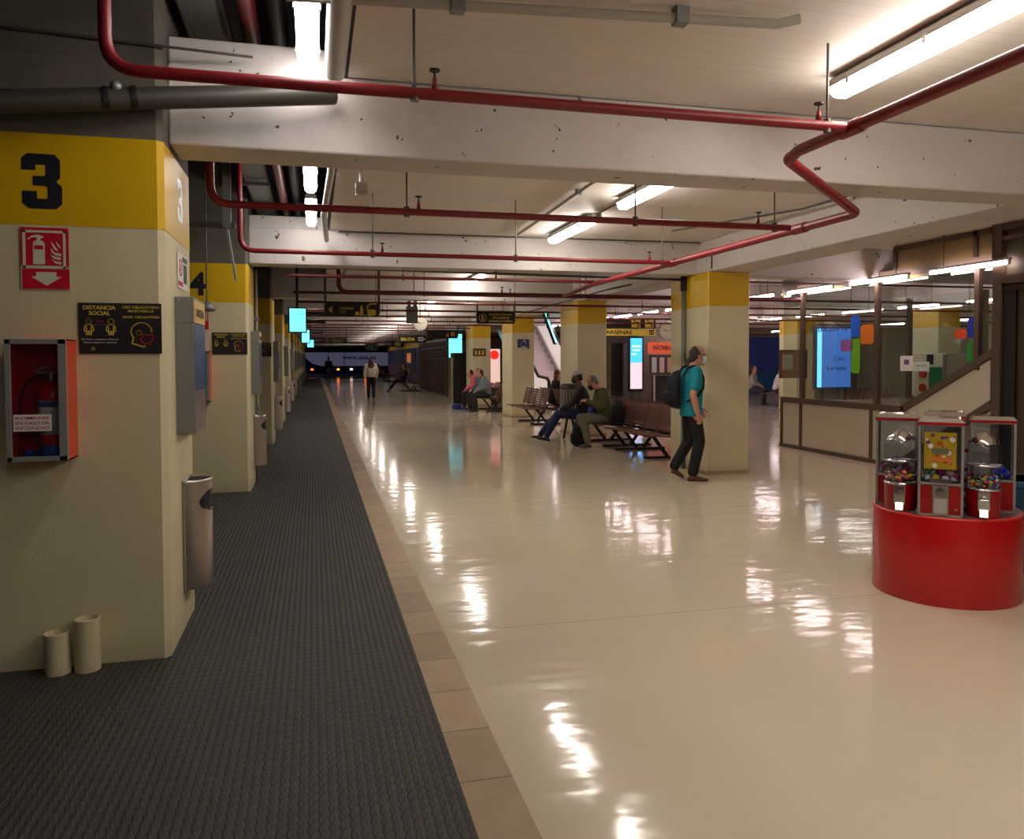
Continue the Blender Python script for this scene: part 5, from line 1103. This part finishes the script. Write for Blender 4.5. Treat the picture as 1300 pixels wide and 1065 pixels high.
for (ya, za, yb, zb, wdt) in ((-.09, 1.24, .09, 1.25, .018), (-.055, 1.24, -.06, 1.13, .016), (.04, 1.24, .05, 1.13, .016), (-.10, 1.09, .09, 1.08, .008), (-.10, 1.35, .0, 1.345, .008), (-.12, 1.20, -.12, 1.12, .006)):
    k = 8; pp = [chest_pt(ya + (yb - ya) * q / k, za + (zb - za) * q / k) + V(.001, 0, 0) for q in range(k + 1)]; pr.tube(pp, wdt / 2, 6)
pr.build('shirt_print', mat('shirt_print_pale', (170, 214, 216), .8), man)
bp = empty('backpack', (4.70, 9.16, 0), -.10, 'black backpack worn by the walking man in teal', 'backpack')
k = MB(); BPM = clothm('black_bag_cloth', (16, 18, 26))
k.loft([[V(x, y, z) + V(0, 0, 0) for x, y in [(-.20 - dp * (.5 - .5 * math.cos(t)) , wdt * math.sin(t)) for t in [2 * PI * j / 16 for j in range(16)]]] for z, wdt, dp in ((.915, .08, .06), (.95, .13, .15), (1.05, .155, .20), (1.18, .15, .185), (1.30, .13, .14), (1.38, .09, .08), (1.405, .04, .03))])
k.build('bag', BPM, bp, remesh=.009)
MB().loft([[V(-.32 - dp * (.5 - .5 * math.cos(t)), wdt * math.sin(t), z) for t in [2 * PI * j / 14 for j in range(14)]] for z, wdt, dp in ((.96, .08, .03), (1.0, .11, .10), (1.12, .11, .10), (1.18, .07, .03))]).build('front_pocket', BPM, bp, remesh=.009)
for q in (-1, 1): MB().tube([V(-.19, q * .10, 1.33), V(-.13, q * .10, 1.435), V(-.05, q * .105, 1.462), V(.03, q * .11, 1.41), V(.072, q * .115, 1.30), V(.058, q * .145, 1.18), V(-.02, q * .186, 1.09), V(-.17, q * .15, 1.01)], [.015] * 8, 8).build('shoulder_strap', BPM, bp, remesh=.008)

# ---- generic clothed figure for the seated and distant people
def figure(loc, rz, label, J, top, legs, skin=SKIN, hair=None, vox=.012, sleeves=1.0, hairfn=None, name='person', shoec=(30, 28, 30), s=1.0, hands=True, topw=1.0, pitch=.1, group=None, hyaw=0):
    t = empty(name, loc, rz, label, 'person', group)
    b = MB(); pe, ch, ne, hd = J['pelvis'], J['chest'], J['neck'], J['head']; ax = (ch - pe).normalized(); a2 = (ne - ch).normalized()
    core = [(pe - ax * .05, .15, .11, ax), (pe + ax * .05, .16, .12, ax), (pe.lerp(ch, .55), .145, .115, ax), (ch, .165, .115, (ax + a2)), (ch.lerp(ne, .5), .155, .10, a2), (ne - a2 * .02, .08, .065, a2)]
    trunk(b, core); limb(b, [ne - a2 * .04, ne.lerp(hd, .55)], [.06, .054]); Rm = headm(b, hd, pitch, 1, hyaw)
    for q in 'RL': limb(b, [J[q + 's'], J[q + 'e'], J[q + 'w']], [.05, .040, .028], sq=[.004, .005]); limb(b, [J[q + 'h'], J[q + 'k'], J[q + 'a']], [.08, .056, .04], sq=[.004, .01])
    if hands:
        for q, sg in (('R', -1), ('L', 1)): d = (J[q + 'w'] - J[q + 'e']).normalized(); hand(b, J[q + 'w'], d, J.get(q + 'n', V(0, -sg, .3)), sg, .7)
    b.build('body', skin, t, remesh=vox * .72)
    c = MB(); g = lambda v: v * topw
    trunk(c, [(pe - ax * .03, g(.175), g(.135), ax), (pe + ax * .08, g(.18), g(.14), ax), (pe.lerp(ch, .55), g(.172), g(.14), ax), (ch, g(.188), g(.135), (ax + a2)), (ch.lerp(ne, .5), g(.172), g(.115), a2), (ne - a2 * .02, .095, .08, a2), (ne + a2 * .012, .07, .066, a2)])
    for q in 'RL':
        pts = [J[q + 's'], J[q + 'e'], J[q + 'e'].lerp(J[q + 'w'], .93)] if sleeves == 1 else [J[q + 's'], J[q + 's'].lerp(J[q + 'e'], .65)]
        limb(c, pts, [g(.072), g(.060), g(.045)] if sleeves == 1 else [.072, .064], sq=[.004, .004] if sleeves == 1 else [0])
    c.build('jacket', clothm('cloth_%d_%d_%d' % top, top), t, remesh=vox)
    c = MB(); trunk(c, [(pe - ax * .08, .16, .12, ax), (pe + ax * .02, .163, .125, ax)])
    for q in 'RL': limb(c, [J[q + 'h'], J[q + 'k'], J[q + 'a'].lerp(J[q + 'k'], .08)], [.096, .078, .058], sq=[.004, .004])
    c.build('trousers', clothm('legs_%d_%d_%d' % legs, legs), t, remesh=vox)
    for q in 'RL': c = MB(); shoe(c, J[q + 'a'] - V(0, 0, .07), J[q + 't']); c.build('shoe', mat('shoe_%d_%d_%d' % shoec, shoec, .6), t, remesh=vox * .6)
    L_ = lambda *a: hd + Rm @ V(*a)
    for q in (-1, 1): MB().ell(L_(.085, q * .030, .015), (.008, .011, .006), 8, 6, Rm).build('eye', mat('eye_dark', (40, 30, 26), .3), t)
    if hair:
        c = MB(); c.ell(L_(-.020, 0, .032), (.090, .084, .096), 16, 12, Rm); c.ell(L_(-.055, 0, -.035), (.048, .066, .055), 12, 8, Rm)
        if hairfn: hairfn(c, L_, Rm)
        c.build('hair', mat('hair_%d_%d_%d' % hair, hair, .8, var=.35, scale=70, bump=.5, bscale=110), t, remesh=vox * .65)
    return t, L_, Rm
def seated(lean=.08, head=(.16, 1.16), knee=.46, foot=(.48, .0), kz=.49, spread=.11, hands_=(.34, .80), fz=.075, twist=0, sh=.18, toe=.17, ew=.24):
    J = dict(pelvis=V(0, 0, .53), chest=V(lean * .7, 0, .84), neck=V(lean * 1.0 + .02, 0, 1.02), head=V(head[0], 0, head[1]))
    for q, s_ in (('R', -1), ('L', 1)):
        J[q + 's'] = V(lean * .95, s_ * sh, .97); J[q + 'h'] = V(.03, s_ * .09, .50); J[q + 'k'] = V(knee, s_ * spread, kz); J[q + 'a'] = V(foot[0], s_ * (spread - .01) + foot[1] * s_, fz); J[q + 't'] = V(foot[0] + toe, s_ * spread + foot[1] * s_, .012)
        J[q + 'e'] = V(lean * .8 + .06, s_ * ew, .72); J[q + 'w'] = V(hands_[0], s_ * (.07), hands_[1]); J[q + 'n'] = V(0, s_ * .6, 1)
    return J
SX = 4.96
# man with the grey cap
J = seated(.06, (.14, 1.20), .50, (.80, .02), .50, .12, (.46, .58), .06, sh=.17)
J['Rs'] += V(.02, 0, 0); J['Re'] = V(.24, -.20, .70); J['Le'] = V(.24, .20, .70); J['Rw'] = V(.44, -.11, .585); J['Lw'] = V(.44, .11, .585); J['Ra'] = V(.86, -.12, .075); J['La'] = V(.72, .16, .075); J['Rt'] = V(1.03, -.13, .04); J['Lt'] = V(.90, .18, .035)
t, L_, Rm = figure((SX, 14.12, .008), PI - .35, 'seated man in dark jacket and jeans wearing a pale grey cap, legs stretched out', J, (44, 44, 40), (32, 46, 82), SKIND, (40, 34, 30), .010, pitch=.25)
c = MB(); c.ell(L_(-.015, 0, .060), (.098, .088, .076), 16, 10, Rm); c.loft([[L_(.07 + .0 * j, y, .045 + dz) for y, dz in ((-.06, 0), (-.03, .008), (.03, .008), (.06, 0), (.05, -.006), (-.05, -.006))], [L_(.155, y * .8, .030 + dz) for y, dz in ((-.06, 0), (-.03, .006), (.03, .006), (.06, 0), (.05, -.006), (-.05, -.006))]]) if False else c.ell(L_(.095, 0, .040), (.062, .062, .008), 14, 6, Rm)
c.build('cap', clothm('cap_grey', (176, 172, 172)), t, remesh=.006)
MB().loft([[L_(x, y, z) for x, y in [(.02 + dx * math.cos(a), .066 * math.sin(a)) for a in [-1.2 + 2.4 * j / 8 for j in range(9)]]] for z, dx in ((-.01, .088), (-.05, .104), (-.1, .085))], cap=False).build('face_mask', mat('mask_black', (30, 30, 34), .7), t, smooth=True).modifiers.new('thick', 'SOLIDIFY').thickness = .004
t = empty('blue_bag', (5.02, 13.70, .44), 0, 'bright blue cloth bag on the bench between the two seated men', 'bag')
MB().loft([[V(dx + wx_ * math.cos(a), wy_ * math.sin(a), z) for a in [2 * PI * j / 14 for j in range(14)]] for z, wx_, wy_, dx in ((0, .10, .11, -.02), (.08, .13, .14, -.03), (.22, .12, .13, 0), (.34, .09, .10, .03), (.42, .04, .05, .05), (.46, .055, .06, .05))]).build('sack', clothm('blue_bag_cloth', (18, 46, 130)), t, remesh=.01)
MB().tube([V(.05, 0, .43), V(.02, -.07, .50), V(.05, .0, .55), V(.08, .07, .50), V(.05, 0, .43)], .008, 8).build('drawstring', clothm('blue_bag_cloth', (18, 46, 130)), t, smooth=True)
# man with the phone
J = seated(.10, (.25, 1.13), .44, (.36, .0), .50, .13, (.36, .80), .075, sh=.19)
t, L_, Rm = figure((SX + .02, 13.02, .008), PI - .12, 'seated grey-haired man in olive jacket and grey trousers looking at his phone', J, (84, 84, 46), (122, 116, 98), SKIN, (120, 116, 110), .010, pitch=.55, shoec=(90, 88, 86), topw=1.06)
MB().loft([[L_(x, y, z) for x, y in [(.02 + dx * math.cos(a), .066 * math.sin(a)) for a in [-1.2 + 2.4 * j / 8 for j in range(9)]]] for z, dx in ((-.01, .088), (-.05, .104), (-.1, .085))], cap=False).build('face_mask', mat('mask_black', (30, 30, 34), .7), t, smooth=True).modifiers.new('thick', 'SOLIDIFY').thickness = .004
t = empty('mobile_phone', (SX + .02 - .435, 13.07, .80), 0, 'dark mobile phone held by the man in olive', 'phone')
MB().obox((0, 0, 0), (.045, 0, .055), (0, .036, 0), (.004, 0, -.003)).build('body', BLACK, t)
def rucksack(loc, rz, label, h=.46, wd=.17, lean=0, strap=True):
    t = empty('rucksack', loc, rz, label, 'backpack')
    MB().loft([[V(.02 + lean * z + dp * math.cos(a), w_ * math.sin(a), z) for a in [2 * PI * j / 16 for j in range(16)]] for z, w_, dp in ((0, wd * .85, .09), (.05, wd, .12), (h * .45, wd, .13), (h * .8, wd * .85, .10), (h * .97, wd * .5, .06), (h, wd * .2, .02))]).build('bag', BPM, t, remesh=.010)
    MB().loft([[V(.12 + lean * z + dp * math.cos(a), w_ * math.sin(a), z) for a in [2 * PI * j / 14 for j in range(14)]] for z, w_, dp in ((.04, wd * .6, .03), (.07, wd * .75, .05), (h * .42, wd * .75, .05), (h * .5, wd * .5, .02))]).build('front_pocket', BPM, t, remesh=.010)
    if strap: MB().tube([V(-.03, 0, h - .02), V(-.03, 0, h + .05), V(.03, 0, h + .05), V(.03, 0, h - .02)], .008, 8).build('grab_loop', BPM, t, smooth=True)
    return t
rucksack((4.58, 13.28, 0), PI, 'black rucksack standing on the floor between the feet of the man in olive', .47, .16)
t = rucksack((4.95, 12.42, .435), PI, 'black rucksack with white tags leaning on the bench beside the man in olive', .42, .14, -.1)
MB().box(.13, .14, -.05, -.01, .12, .17).build('white_tag', WSIGN, t); MB().box(.13, .14, .03, .07, .09, .14).build('white_tag', WSIGN, t)
t = empty('folded_paper', (4.72, 12.2, .433), .4, 'white folded paper lying on the bench seat beside the rucksack', 'paper'); MB().box(-.05, .05, -.13, .13, 0, .008).build('sheets', WSIGN, t)
# woman sitting with her back to the corridor side, facing the other way
def longhair(c, L_, Rm):
    c.ell(L_(-.05, 0, -.09), (.055, .078, .12), 12, 10, Rm); c.tube([L_(-.05, -.06, -.02), L_(-.045, -.07, -.14)], [.03, .02], 8); c.tube([L_(-.05, .06, -.02), L_(-.045, .07, -.14)], [.03, .02], 8)
J = seated(.05, (.10, 1.16), .45, (.42, 0), .49, .10, (.35, .62))
figure((5.66, 18.35, .008), -.1, 'seated woman with auburn hair in dark coat behind the slatted bin', J, (34, 34, 40), (36, 34, 38), SKIN, (104, 56, 36), .012, hairfn=longhair, shoec=(40, 38, 40))
# group on the bench between the third and fourth columns
J = seated(.16, (.26, 1.10), .45, (.44, .02), .49, .11, (.40, .60))
figure((SX, 24.05, .008), PI - .1, 'seated person in pink top and dark trousers on the far bench', J, (214, 92, 104), (30, 30, 36), SKIN, (30, 26, 28), .014, shoec=(40, 40, 160), topw=1.02)
J = seated(.12, (.20, 1.14), .44, (.40, .02), .49, .11, (.36, .62))
figure((SX, 23.35, .008), PI + .1, 'seated person in grey jacket beside the one in pink', J, (96, 104, 112), (34, 34, 40), SKIN, (34, 30, 30), .014)
J = seated(.14, (.24, 1.12), .44, (.38, .02), .49, .11, (.36, .62))
figure((SX, 22.65, .008), PI, 'seated person in blue-grey top at the near end of the far bench', J, (120, 128, 140), (40, 36, 44), SKIN, (60, 34, 44), .014)
t = empty('blue_bag', (4.28, 24.15, 0), 0, 'small bright blue bag on the floor by the feet of the person in pink', 'bag')
MB().loft([[V(w_ * math.cos(a), w_ * 1.3 * math.sin(a), z) for a in [2 * PI * j / 12 for j in range(12)]] for z, w_ in ((0, .12), (.05, .15), (.14, .13), (.19, .05))]).build('sack', clothm('blue_bag_cloth', (30, 40, 160)), t, remesh=.014)
# far-right sitters seen beyond the first column
J = seated(.10, (.10, 1.18), .45, (.42, 0), .49, .11, (.35, .62))
figure((14.75, 23.0, .008), -.75 - .0, 'person in white top with black hair on the bench beyond the first column', J, (228, 226, 226), (60, 60, 66), SKIN, (22, 20, 22), .016)
figure((14.15, 23.6, .008), -.75, 'person in grey top sitting on the bench beyond the first column', J, (150, 146, 142), (60, 60, 66), SKIN, (70, 62, 56), .016)
# sitters far down the hall
J = seated(.02, (.06, 1.20), .48, (.78, .02), .50, .1, (.30, .66))
figure((4.36, 39.0, .008), PI, 'person in black slouching on the bench by the slatted gate, legs stretched', J, (34, 36, 40), (26, 26, 30), SKIN, (28, 24, 24), .02)
J = seated(.16, (.24, 1.12), .44, (.42, .02), .49, .11, (.36, .62))
dup(b3, (5.0, 56.2, 0), 0, 'most distant bench beside the blue kiosk', 'benches of the far hall')
figure((4.62, 56.9, .008), PI, 'distant seated person in orange and black near the blue kiosk', J, (196, 130, 50), (30, 26, 36), SKIN, (28, 24, 24), .025)
figure((4.62, 57.5, .008), PI, 'distant seated person in purple near the blue kiosk', J, (66, 46, 84), (46, 30, 56), SKIN, (28, 24, 24), .025)
# walkers seen from behind
def standing(stride=.0, h=1.0):
    J = dict(pelvis=V(0, 0, .92 * h), chest=V(0, 0, 1.22 * h), neck=V(0, 0, 1.40 * h), head=V(.02, 0, 1.54 * h))
    for q, s_ in (('R', -1), ('L', 1)):
        f = stride * s_
        J[q + 's'] = V(0, s_ * .17, 1.34 * h); J[q + 'h'] = V(0, s_ * .085, .90 * h); J[q + 'k'] = V(f * .5 + .02, s_ * .09, .49 * h); J[q + 'a'] = V(f, s_ * .09, .08); J[q + 't'] = V(f + .16, s_ * .10, .012)
        J[q + 'e'] = V(-f * .3 - .03, s_ * .24, 1.08 * h); J[q + 'w'] = V(-f * .8 + .05, s_ * .23, .86 * h); J[q + 'n'] = V(0, s_, 0)
    return J
def vlong(c, L_, Rm):
    c.ell(L_(-.075, 0, -.13), (.06, .105, .19), 14, 10, Rm); c.ell(L_(-.085, 0, -.26), (.05, .12, .15), 14, 10, Rm)
figure((2.14, 31.1, 0), PI / 2, 'woman seen from behind with long brown hair, cream jumper and black trousers', standing(.10, .985), (206, 196, 182), (24, 24, 26), SKIN, (74, 42, 30), .014, hairfn=vlong, topw=1.08)
figure((.98, 57.0, 0), PI / 2 + .3, 'distant person in dark jacket and jeans standing before the coach', standing(.05, 1.06), (30, 32, 44), (96, 104, 116), SKIN, (28, 26, 28), .02)
